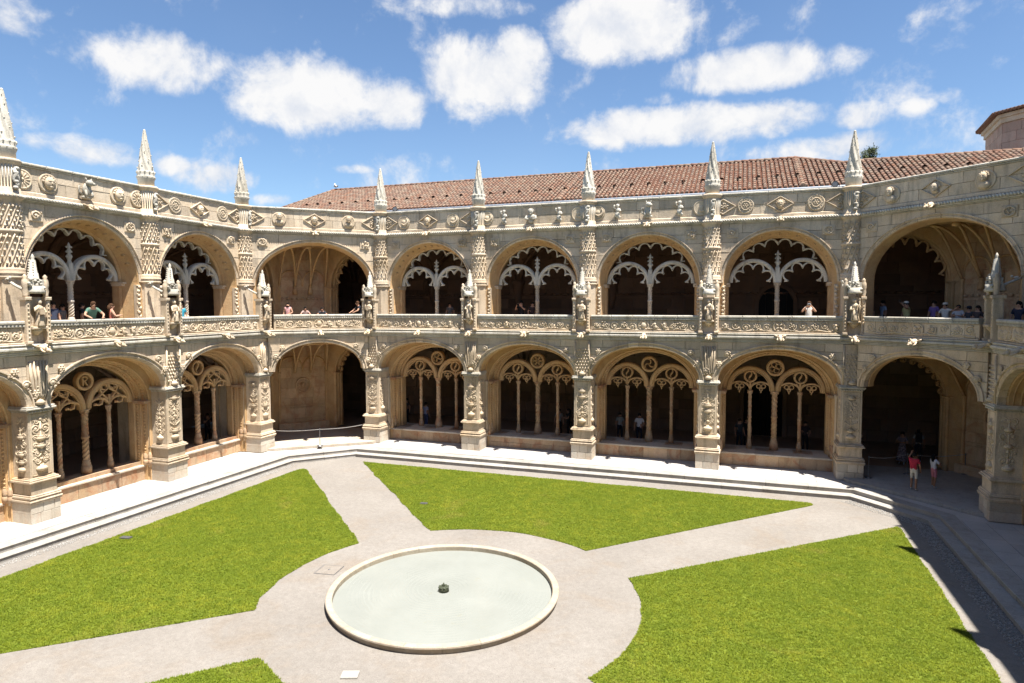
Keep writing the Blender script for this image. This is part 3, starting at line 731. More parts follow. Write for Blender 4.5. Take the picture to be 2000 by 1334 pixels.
def ledge(w, at, W_, rz=0., seed=0, detail=True, dz=0., ends=(0, 0)):
    def ld():
        mb = MB(); e0, e1 = -W_/2-ends[0], W_/2+ends[1]
        for y0, z0, z1 in ((.08, 6.172, 6.24), (.045, 6.243, 6.30), (.0, 6.33, 6.37), (-.065, 6.373, 6.475), (-.02, 6.478, 6.53), (-.055, 6.533, 6.59)): mb.box(e0, e1, y0, 1.3, z0, z1, .02)
        mb.box(e0, e1, .06, 1.3, 6.303, 6.327)
        return mb
    p = obj('string_course', cached(('ledge', round(W_, 2), ends), ld, 'string_course', 'white'), w, at, rz)
    L = W_-.86
    def bal(): mb = MB(); mb.box(-L/2, L/2, .10, .36, 6.592, 7.2); mb.box(-L/2, L/2, -.0, .3, 6.595, 6.66, .02); return mb
    bl = obj('balustrade', cached(('bal', round(W_, 2)), bal, 'balustrade', 'cream'), w, at, rz)
    n = 9
    def slab(k, kind):
        mb = MB(); x0 = -L/2+L*k/n
        if kind: mb.box(x0+.004, x0+L/n-.004, .06+.005*((k*7) % 3), .2, 6.665, 7.19, .008)
        else:
            x0 = -L/2+L*k/5; x1 = x0+L/5
            mb.box(x0+.003, x1-.003, -.015, .44, 7.31, 7.43, .03); mb.box(x0+.003, x1-.003, .02, .40, 7.203, 7.307, .015)
            for j in range(8): xx = x0+(x1-x0)*(j+.3)/8; mb.box(xx, xx+.06, .0, .02, 7.225, 7.29)
        return mb
    for k in range(n): obj('frieze_slab', cached(('fslab', round(W_, 2), k), lambda: slab(k, 1), 'frieze_slab', 'cream'), bl)
    for k in range(5): obj('handrail_stone', cached(('rail', round(W_, 2), k), lambda: slab(k, 0), 'handrail_stone', 'white'), bl)
    if detail:
        k = seed % 4
        def fr(): mb = MB(); mb.append(frieze(L-.16, .52, 500+k), lambda v: (v[0], v[1]*1.0+.058, v[2]+6.67)); return mb
        obj('carved_frieze', cached(('fr', round(W_, 2), k), fr, 'carved_frieze', 'carved'), bl)
        gargoyle(w, Vector(at)+Matrix.Rotation(rz, 3, 'Z') @ Vector((0.05, -.06, 6.44)), rz, seed % 2)
def niche(w, at, rz=0., detail=True, n=0):
    def body():
        mb = MB()
        mb.box(-.40, .40, .02, .16, 6.592, 8.3)               # back slab
        for s_ in (-1, 1):
            mb.box(s_*.36-.10, s_*.36+.10, -.26, .2, 6.595, 6.70, .02)
            mb.box(s_*.36-.075, s_*.36+.075, -.20, .12, 6.70, 8.18, .02)
            for k in range(9): mb.blob((s_*.36, -.205, 6.82+k*.15), (.04, .025, .05), 5, 3)
            mb.box(s_*.36-.11, s_*.36+.11, -.25, .2, 8.18, 8.30, .02)
            mb.lathe([(.10, 8.30), (.08, 8.36), (.11, 8.5), (.09, 8.62), (.12, 8.72), (.10, 8.9), (.06, 8.98), (.08, 9.04), (.01, 9.12)], 7, s_*.36, -.08)
        mb.box(-.26, .26, -.28, .2, 7.13, 7.22, .02); mb.lathe([(.05, 6.9), (.2, 7.05), (.25, 7.13)], 8, 0, -.02)   # pedestal bracket
        return mb
    p = obj('niche', cached(('niche',), body, 'niche', 'cream'), w, at, rz)
    def can():
        mb = MB()
        mb.lathe([(.0, 8.52), (.20, 8.48), (.31, 8.42), (.34, 8.50), (.30, 8.56), (.31, 8.7)], 10, 0, -.02)
        mb.box(-.27, .27, -.16, .14, 8.55, 8.94)
        rr = random.Random(9)
        for k in range(14): mb.blob((rr.uniform(-.3, .3), -.20, rr.uniform(8.6, 8.98)), (.07, .06, .06), 5, 3)
        return mb
    obj('canopy', cached(('canopy',), can, 'canopy', 'white'), p)
    def sp():
        mb = MB()
        mb.lathe([(.22, 8.94), (.17, 9.0), (.155, 9.16), (.125, 9.2), (.09, 9.62), (.045, 9.68), (.065, 9.74), (.01, 9.86)], 8, 0, .0)
        rr = random.Random(4)
        for k in range(20):
            z = 9.05+.6*k/20; q = .165-.08*k/20; aa = k*2.1; mb.blob((q*math.cos(aa), .02+q*math.sin(aa), z), (.034, .034, .05), 5, 3)
        return mb
    obj('crocketed_spire', cached(('nspire',), sp, 'crocketed_spire', 'white'), p)
    # slim arm with a carved dragon reaching back to the wall behind
    def fl():
        mb = MB(); mb.tube([(-.30, .1, 8.55), (-.36, .5, 8.75), (-.36, .9, 8.95)], [.06, .05, .04], 6); mb.blob((-.38, .75, 8.95), (.07, .1, .06), 6, 4); mb.blob((-.4, .62, 9.0), .05, 6, 4); return mb
    obj('flying_brace', cached(('nfly',), fl, 'flying_brace', 'white'), p)
    return p
def upper_column(w, at, rz=0., detail=True):
    def core():
        mb = MB(); a8 = math.pi/8
        mb.lathe([(.50, LG), (.50, LG+.25), (.44, LG+.3), (.44, 8.98)], 8, 0, 0, a8, sm=False)
        mb.lathe([(.46, 8.98), (.50, 9.03), (.46, 9.08), (.44, 9.1), (.49, 9.15), (.49, 9.2), (.45, 9.24), (.47, 9.3), (.45, 9.36), (.40, 9.4), (.40, 10.64), (.44, 10.67), (.47, 10.72), (.44, 10.78), (.40, 10.80),
                  (.40, 11.84), (.46, 11.88), (.52, 11.95), (.52, 12.04), (.46, 12.1), (.43, 12.12), (.43, 12.3), (.40, 12.32), (.40, 13.14), (.44, 13.18), (.50, 13.25), (.50, 13.31), (.46, 13.352)], 20, 0, 0)
        mb.box(-.42, .42, .1, .95, LG, 13.2)
        return mb
    p = obj('upper_column', cached(('ucol',), core, 'upper_column', 'cream'), w, at, rz)
    def lat():
        mb = MB()
        for z0, z1 in ((9.42, 10.62), (10.82, 11.72)):
            H = z1-z0; n = 12
            for k in range(n):
                a0 = -math.pi*1.02+math.pi*2.04*k/n
                pts = [(.41*math.cos(a0+1.0*t_*H/1.2), .41*math.sin(a0+1.0*t_*H/1.2), z0+H*t_) for t_ in np.linspace(0, 1, 7)]
                if max(p_[1] for p_ in pts) > .22: continue
                mb.tube(pts, .03, 4, True)
                for t_ in np.linspace(.1, .9, 5):
                    aa = a0+.26+1.0*t_*H/1.2; mb.blob((.43*math.cos(aa), .43*math.sin(aa), z0+H*t_), (.05, .05, .05), 5, 3)
        return mb
    obj('diamond_lattice', cached(('lat',), lat, 'diamond_lattice', 'carved'), p)
    def flute():
        mb = MB()
        for k in range(14):
            a_ = math.pi+math.pi*(k+.5)/14; mb.tube([(.40*math.cos(a_), .40*math.sin(a_), 12.34), (.40*math.cos(a_), .40*math.sin(a_), 13.1)], .026, 4)
        rr = random.Random(5)
        mb.tube([(.02, -.44, 12.25), (.10, -.47, 12.45), (-.05, -.47, 12.62), (.06, -.48, 12.8), (.0, -.46, 13.0)], [.10, .07, .05, .08, .06], 6)
        for z in (12.3, 12.52, 12.84, 13.0): mb.blob((rr.uniform(-.1, .1), -.48, z), (.11, .08, .07), 6, 4)
        for k in range(26): a_ = math.pi*k/13; mb.blob((.53*math.cos(a_), .53*math.sin(a_), 12.0), (.05, .05, .06), 5, 3)
        return mb
    obj('fluted_drum', cached(('flute',), flute, 'fluted_drum', 'white'), p)
    if detail:
        def jamb():
            mb = MB(); rr = random.Random(15)
            for s_ in (-1, 1):
                mb.box(s_*.58-.09, s_*.58+.09, .0, .2, LG, 8.9)
                for k in range(11): z = 6.9+k*.19; mb.blob((s_*(.58+rr.uniform(-.03, .03)), -.02, z), (.075, .07, .08), 6, 4); mb.blob((s_*(.58+.07*(-1)**k), .0, z+.06), (.05, .05, .04), 5, 3)
            return mb
        obj('carved_pilaster', cached(('ujamb',), jamb, 'carved_pilaster', 'carved'), p)
def pinnacle(w, at, rz=0., k=0, h=2.5):
    def core():
        mb = MB()
        prof = [(.34, 13.353), (.34, 13.62), (.36, 13.66), (.385, 13.74), (.37, 13.82), (.35, 13.86), (.375, 13.95), (.36, 14.02), (.28, 14.04)]
        mb.lathe(prof, 16); n = 22
        rows = []
        for i in range(n+1):
            t_ = i/n; r0 = .255*(1-t_)**.95+.05; z = 14.0+(h-.65)*t_
            rows.append([(r0*(1+.17*math.cos(6*(2*math.pi*j/30)+t_*11))*math.cos(2*math.pi*j/30), r0*(1+.17*math.cos(6*(2*math.pi*j/30)+t_*11))*math.sin(2*math.pi*j/30), z) for j in range(30)])
        mb.grid(rows, cu=True); mb.blob((0, 0, 14.0+h-.65), (.06, .06, .07), 8, 4); return mb
    p = obj('pinnacle', cached(('pin', h), core, 'pinnacle', 'white'), w, at, rz)
    def cro():
        mb = MB()
        for q in range(12): a_ = q*math.pi/6; mb.blob((.35*math.cos(a_), .35*math.sin(a_), 13.98), (.05, .05, .08), 5, 3); mb.blob((.375*math.cos(a_+.26), .375*math.sin(a_+.26), 13.76), (.035, .035, .035), 5, 3)
        for q in range(26):
            t_ = q/26; r0 = .255*(1-t_)**.95+.06; a_ = q*2.4; mb.blob((r0*1.08*math.cos(a_), r0*1.08*math.sin(a_), 14.1+(h-.8)*t_), .036*(1.1-.6*t_), 5, 3)
        return mb
    obj('leaf_crockets', cached(('cro', h), cro, 'leaf_crockets', 'white'), p, kind='stuff')
def cusp_fringe(mb, cx, zs, r, rzr, angs, depth, y0, y1, wd=.07, tip=.07):
    """scalloped lobes hanging inside an arch of radius r (rz in height)"""
    P = lambda a_, k: (cx+r*k*math.cos(R(a_)), zs+rzr*k*math.sin(R(a_)))
    for a0, a1 in zip(angs, angs[1:]):
        path = []
        for i in range(9):
            t_ = i/8; a_ = a0+(a1-a0)*t_; k = 1-depth+depth*.92*math.sin(math.pi*t_)**.75; path.append(P(a_, k))
        mb.ribbon(path, wd, y0, y1, False, .02)
    for a_ in angs:
        x, z = P(a_, 1-depth-.02); mb.blob((x, (y0+y1)/2, z), (tip, .07, tip), 6, 4)
        x2, z2 = P(a_, 1-depth-.02); x0, z0 = P(a_, .99)
        if tip > .045:
            for dA in (-1, 1): 
                x3, z3 = P(a_+dA*3.5, 1-depth*.55); mb.ribbon([(x2, z2), (x3, z3)], wd*.9, y0+.01, y1-.01, False, .015)
def bay_upper(w, at, W_, rz=0., detail=True, seed=0, room=False, medals=None, b=2.46, zs=9.02):
    a = W_/2-.56; key = (round(W_, 2), room)
    def base(): mb = MB(); mb.box(-W_/2+.3, W_/2-.3, .1, .4, 11.72, 11.76); return mb
    s_ = obj('arcade_wall', cached(('uw', key), base, 'arcade_wall', 'cream'), w, at, rz)
    emit_blocks(('uwb', key, seed % 2), lambda rr: wall_polys(-W_/2+.28, W_/2-.28, LG, 11.88, 12, rr, ell(a+.12, b+.12, zs), .5, 1.0), s_, 'stone_block', 'cream', .0, .42, 31+seed % 2)
    def soff():
        mb = MB()
        prof = [(-.13, .03), (0.0, .05), (.03, .10), (.03, .14)] + ([(.2, .80), (.2, .86), (.24, .9), (.27, .95), (.27, 1.3), (.25, 1.4), (-.5, 1.42)] if not room else [(.12, .6), (.12, .7), (-.5, .72)])
        sweep(mb, prof, a, b, zs, LG, 32, False)
        return mb
    r_ = obj('arch_soffit', cached(('usoff', key), soff, 'arch_soffit', 'ochre'), w, at, rz)
    kv = ('uvous', key)
    if kv not in CACHE: CACHE[kv] = [m_.mesh('voussoir', 'cream') for m_ in voussoirs(a, b, zs, .20, 21, -.02, .3, random.Random(6))]
    for me in CACHE[kv]: obj('voussoir', me, r_)
    if not room:
        aj = a-.27
        def caps(e):
            mb = MB()
            if e:
                mb.box(e*(aj+.06)-.12, e*(aj+.06)+.12, .62, 1.42, 8.94, 9.02); mb.box(e*(aj+.03)-.09, e*(aj+.03)+.09, .70, 1.36, 8.84, 8.94)
                mb.box(e*(aj+.03)-.09, e*(aj+.03)+.09, .70, 1.36, LG, LG+.4)
            return mb
        def ros():   # rosettes along the soffit
                mb = MB()
                for t_ in np.linspace(.35, math.pi-.35, 15):
                    mb.blob((-(a-.10)*math.cos(t_), .45, zs+(b-.10)*math.sin(t_)), (.07, .16, .07), 5, 3)
                return mb
        for e in (-1, 1): obj('jamb_capital', cached(('ucap', key, e), lambda: caps(e), 'jamb_capital', 'cream'), r_)
        if detail: obj('soffit_rosettes', cached(('uros', key), ros, 'soffit_rosettes', 'ochre'), r_, kind='stuff')
        def top(): mb = MB(); cusp_fringe(mb, 0, zs, aj, b-.27, [38, 55, 72, 90, 108, 125, 142], .11, 1.0, 1.2, .06, .05); return mb
        obj('cusped_fringe', cached(('ufr', key), top, 'cusped_fringe', 'white'), r_)
        def tr():
            mb = MB(); q = aj/2
            for e in (-1, 1):
                r = q-.09
                mb.ribbon([(e*q-r*math.cos(math.pi*i/24), 9.05+(r+.03)*math.sin(math.pi*i/24)) for i in range(25)], .19, .92, 1.22, False, .05)
                cusp_fringe(mb, e*q, 9.05, r-.06, r-.03, [6, 48, 90, 132, 174], .30, .98, 1.16, .075, .05)
            # leafy finial between the two arches
            mb.lathe([(.10, 9.5), (.12, 9.75), (.07, 9.85), (.10, 9.95), (.13, 10.05), (.06, 10.15), (.11, 10.25), (.05, 10.36), (.08, 10.45), (.01, 10.62)], 6, 0, 1.05)
            for z in (10.02, 10.22, 10.42):
                for e in (-1, 1): mb.blob((e*.10, 1.05, z), (.06, .06, .045), 5, 3, e*.6)
            mb.ribbon([(0, 9.02), (0, 9.75)], .20, .93, 1.20)
            return mb
        t_ = obj('tracery', cached(('utr', key), tr, 'tracery', 'white'), w, at, rz)
        def cl(): mb = MB(); column(mb, 0, 1.06, LG, 9.05, .10, 1.1); return mb
        obj('column', cached(('ucl',), cl, 'column', 'plinth'), t_)
    # carved bosses in the spandrels
    def boss(k):
        rr = random.Random(700+k); mb = MB(); mb.box(-.27, .27, -.02, .05, -.22, .22, .02)
        if k % 3 == 0: spiral(mb, -.05, 0, .17, -.04, 1, 1.5, 0, .045); leafy(mb, .1, 0, .16, -.04, 7, rr)
        elif k % 3 == 1: mb.tube([(.19*math.cos(q), -.03, .17*math.sin(q)) for q in np.linspace(0, 6.28, 16)], .04, 5, False); leafy(mb, 0, 0, .16, -.04, 10, rr)
        else: leafy(mb, 0, 0, .24, -.04, 14, rr)
        return mb
    for e in (-1, 1):
        k = (seed*2+(e > 0)) % 6
        obj('carved_boss', cached(('uboss', k), lambda: boss(k), 'carved_boss', 'carved'), s_, (e*(W_/2-.98), -.03, 11.42))
    # cornice with rope moulding
    def corn():
        mb = MB(); e0 = W_/2-.36
        for y0, z0, z1 in ((-.05, 11.882, 11.92), (-.12, 11.923, 11.99)): mb.box(-e0, e0, y0, .4, z0, z1, .02)
        n = int(W_/.13)
        for k in range(n):
            x = -e0+2*e0*(k+.5)/n; mb.tube([(x-.09, -.07, 12.09), (x-.02, -.16, 12.07), (x+.06, -.175, 11.99)], .045, 5)
        mb.tube([(-e0, -.11, 12.03), (e0, -.11, 12.03)], .06, 6)
        mb.box(-e0, e0, -.08, .4, 12.06, 12.11)
        return mb
    obj('cornice', cached(('corn', key[0]), corn, 'cornice', 'white'), w, at, rz)
    def pcore(): mb = MB(); e0 = W_/2-.36; mb.box(-e0, e0, .06, .36, 12.112, 13.2); mb.box(-e0, e0, -.04, .2, 12.112, 12.30, .04); return mb
    p = obj('parapet', cached(('pcore', key[0]), pcore, 'parapet', 'cream'), w, at, rz)
    emit_blocks(('pblk', key[0], seed % 3), lambda rr: wall_polys(-W_/2+.36, W_/2-.36, 12.305, 13.2, 2, rr, None, .7, 1.3), p, 'stone_block', 'cream', .0, .2, 51+seed % 3)
    def cop(k): mb = MB(); n = 5; e0 = W_/2-.36; x0 = -e0+2*e0*k/n; mb.box(x0+.003, x0+2*e0/n-.003, -.10, .5, 13.262, 13.36+.004*(k % 2), .03); mb.box(x0+.003, x0+2*e0/n-.003, -.045, .45, 13.203, 13.259, .02); return mb
    for k in range(5): obj('coping_stone', cached(('cop', key[0], k), lambda: cop(k), 'coping_stone', 'white'), p)
    if medals:
        xs = [-W_/2+.52, -W_/4, 0, W_/4, W_/2-.52]
        for x, kd in zip(xs, medals):
            if kd: obj('carved_medallion', cached(('medal', kd), lambda: medal(kd, 3), 'carved_medallion', 'carved' if kd not in ('bust', 'figure', 'animal') else 'white'), p, (x, -.02, 12.72)).scale = (.93, .8, .93)
    if detail:
        gargoyle(w, Vector(at)+Matrix.Rotation(rz, 3, 'Z') @ Vector((0, -.2, 12.0)), rz, (seed+1) % 2)

# ------------------------------------------------------------------ gallery interiors
def vault(W_, d, z_spring, z_top, y0):
    mb = MB(); n = 14; rows = []
    h = z_top-z_spring
    f = lambda u: math.sqrt(max(0, 1-(2*u-1)**2))
    for i in range(n+1):
        v = i/n; rows.append([(-W_/2+W_*j/n, y0+d*v, z_spring+h*max(f(j/n), f(v))) for j in range(n+1)])
    mb.grid(rows, sm=False)
    for s_ in (-1, 1):
        mb.tube([(s_*(-W_/2+W_*u), y0+d*u, z_spring+h*f(u)-.05) for u in np.linspace(0, 1, 17)], .10, 6)
        mb.tube([(s_*W_/2*.999, y0+d*u, z_spring+h*f(u)-.05) for u in np.linspace(0, 1, 13)], .13, 6)
        mb.tube([(s_*(-W_/2+W_*u*.5), y0+d*(.5+.5*u)*1, z_spring+h*max(f(u*.5), f(.5+.5*u))-.04) for u in np.linspace(0, 1, 9)], .07, 5)
    mb.tube([(-W_/2+W_*u, y0+d/2, z_top-.05) for u in np.linspace(0, 1, 5)], .08, 5)
    for u in (0, .5, 1):
        mb.blob((-W_/2+W_*u, y0+d/2, z_top-.08), (.2, .2, .12), 8, 4)
    return mb
def gallery(w, x0, x1, bays, Wb, wx0, wx1):
    """floors, back walls, ceilings behind one wing, x0..x1 along"""
    L0, D0 = 3.1, 9.2; U0, D1 = 2.7, 8.2
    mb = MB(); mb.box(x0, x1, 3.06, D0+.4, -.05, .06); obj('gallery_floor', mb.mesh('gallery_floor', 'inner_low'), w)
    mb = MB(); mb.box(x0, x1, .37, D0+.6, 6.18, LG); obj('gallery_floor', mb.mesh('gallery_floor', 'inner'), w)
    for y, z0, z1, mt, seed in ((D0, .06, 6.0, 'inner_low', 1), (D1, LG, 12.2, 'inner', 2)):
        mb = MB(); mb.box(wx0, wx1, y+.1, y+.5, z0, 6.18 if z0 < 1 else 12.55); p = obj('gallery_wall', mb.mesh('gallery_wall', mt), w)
        rr = random.Random(seed); polys = wall_polys(wx0, wx1, z0, z1-.02, 9, rr, None, .8, 1.7)
        if True:
            for q in blocks(polys, y, y+.15, rr, .008, .012): obj('stone_block', q.mesh('stone_block', mt), p)
            if seed == 1: continue
            mb = MB()
            for x in np.arange(x0, x1, .5): mb.tube([(x, y-.05, 8.62), (x+.24, y-.1, 8.56), (x+.48, y-.05, 8.62)], .06, 5)
            mb.box(x0, x1, y-.06, y, 8.42, 8.5); obj('rope_frieze', mb.mesh('rope_frieze', mt), p)
    for xc in bays:
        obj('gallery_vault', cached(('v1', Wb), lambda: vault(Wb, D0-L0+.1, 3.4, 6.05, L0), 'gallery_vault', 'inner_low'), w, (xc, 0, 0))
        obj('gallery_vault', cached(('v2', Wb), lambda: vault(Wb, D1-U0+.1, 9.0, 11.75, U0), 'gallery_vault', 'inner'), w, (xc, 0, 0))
        def corb():
            mb = MB(); mb.lathe([(.02, 7.7), (.12, 7.85), (.2, 8.1), (.28, 8.6), (.36, 9.1), (.5, 9.5)], 8, 0, 0); return mb
        obj('vault_corbel', cached(('corb',), corb, 'vault_corbel', 'inner'), w, (xc-Wb/2, D1, 0))
    mb = MB(); mb.box(x0, x1, 1.7, D1+.7, 12.55, 12.75); obj('roof_terrace', mb.mesh('roof_terrace', 'tread'), w)
def doorway(w, at, wd, h, mat_frame, rz=0.):
    def fr(): mb = MB(); mb.ribbon([(-wd/2-.1, 0), (-wd/2-.1, h-wd/2)]+[(-(wd/2+.1)*math.cos(math.pi*i/12), h-wd/2+(wd/2+.1)*math.sin(math.pi*i/12)) for i in range(1, 12)]+[(wd/2+.1, h-wd/2), (wd/2+.1, 0)], .24, -.12, .02); return mb
    f = obj('door_frame', fr().mesh('door_frame', mat_frame), w, at, rz)
    mb = MB(); n = 5
    for k in range(n):
        x0 = -wd/2+wd*k/n; x1 = x0+wd/n; g = lambda x: h-wd/2+math.sqrt(max(0, (wd/2)**2-x*x))
        mb.prism([(x0+.006, 0), (x1-.006, 0), (x1-.006, g(x1-.006)), (x0+.006, g(x0+.006))], -.055+.004*(k % 2), -.02)
    obj('door', mb.mesh('door', 'door'), f)

# ------------------------------------------------------------------ the wings
STATUES = []
def to_world(loc, rz, p): return Vector(loc)+Matrix.Rotation(rz, 3, 'Z') @ Vector(p)
def wing(name, label, loc, rz, piers, styles, medals, detail, gx, seed0=0, niches=True):
    w = thing(name, label, 'cloister', loc, rz); WB = piers[1]-piers[0]
    for i, x in enumerate(piers):
        d = detail[min(i, len(detail)-1)] or detail[max(i-1, 0)]
        pier(w, (x, 0, 0), 0, d)
        if niches: niche(w, (x-.03, .09, 0), 0, d)
        upper_column(w, (x, 1.35, 0), 0, d); pinnacle(w, (x, 1.35, 0), rng.uniform(0, 6))
        if d: gargoyle(w, (x, -.08, 6.44), 0, (i+1) % 2)
    for i in range(len(piers)-1):
        xc = (piers[i]+piers[i+1])/2; d = detail[i]
        bay_lower(w, (xc, 0, 0), WB, styles[i], 0, d, seed0+i); ledge(w, (xc, 0, 0), WB, 0, seed0+i, d)
        bay_upper(w, (xc, 1.30, 0), WB, 0, d, seed0+i, False, medals[i])
    return w
BX = [0, 6.2, 12.4, 18.6, 24.8]
hd, fl_, wh, ro, cre, fa, br = 'lozenge_head', 'lozenge_flower', 'wheel', 'rosette', 'crescent', 'face', 'bust_round'
WB_ = wing('cloister_arcade', 'two-storey carved limestone arcade of four bays across the back of the courtyard', (0, 0, 0), 0, BX,
           ['B0', 'B1', 'B2', 'B3'], [(fl_, cre, hd, cre, fl_), (cre, 'figure', 'bust', 'figure', cre), (cre, 'figure', 'animal', 'figure', cre), (fl_, ro, hd, ro, fl_)],
           [True]*4, None, 0)
LYS = [-27.7, -21.7, -15.7, -9.7, -3.69]; LYS = [-27.69, -21.69, -15.69, -9.69, -3.69]
WL_ = wing('cloister_arcade', 'sunlit two-storey carved arcade with letter roundels along the left side of the courtyard', (-4.23, 0, 0), math.pi/2, LYS,
           ['LL', 'LR', 'LR', 'LL'], [(wh, fa, 'bust', fa, wh), (fl_, ro, hd, ro, fl_), (wh, fa, 'animal', fa, wh), (fl_, ro, hd, ro, fl_)],
           [False, True, True, True], None, 4)
RYS = [3.86, 9.82, 15.78, 21.74, 27.7]
WR_ = wing('cloister_arcade', 'shaded two-storey arcade at the right edge of the picture casting shade on the paving', (28.74, 0, 0), -math.pi/2, RYS,
           ['LL', 'LR', 'LL', 'LR'], [(fl_, br, hd, br, fl_), None, None, None], [True, False, False, False], None, 9)
WN_ = wing('cloister_arcade', 'arcade on the viewer\'s own side of the courtyard, seen only by its shade', (0, -31.78, 0), math.pi, [-24.8, -18.6, -12.4, -6.2, 0], ['B0', 'B1', 'B2', 'B3'], [None]*4, [False]*4, None, 3, False)
gallery(WN_, -38.0, 13.4, [-27.9+6.2*k for k in range(-2, 6)], 6.2, -38.0, 13.4)
gallery(WB_, -13.4, 38.0, [3.1+6.2*k for k in range(-3, 6)], 6.2, -13.4, 38.0)
gallery(WL_, -33.7, -.05, [-6.69-6*k for k in range(0, 5)]+[-.69], 6.0, -33.7, 9.0)
gallery(WR_, .05, 33.7, [6.84+5.96*k for k in range(0, 5)]+[.88], 5.96, -9.0, 33.7)
doorway(WB_, (21.95, 8.18, LG), 1.9, 2.55, 'inner'); doorway(WB_, (21.4, 9.15, .06), 2.2, 3.6, 'inner_low')
doorway(WL_, (-13.0, 8.18, LG), 1.35, 2.4, 'inner')

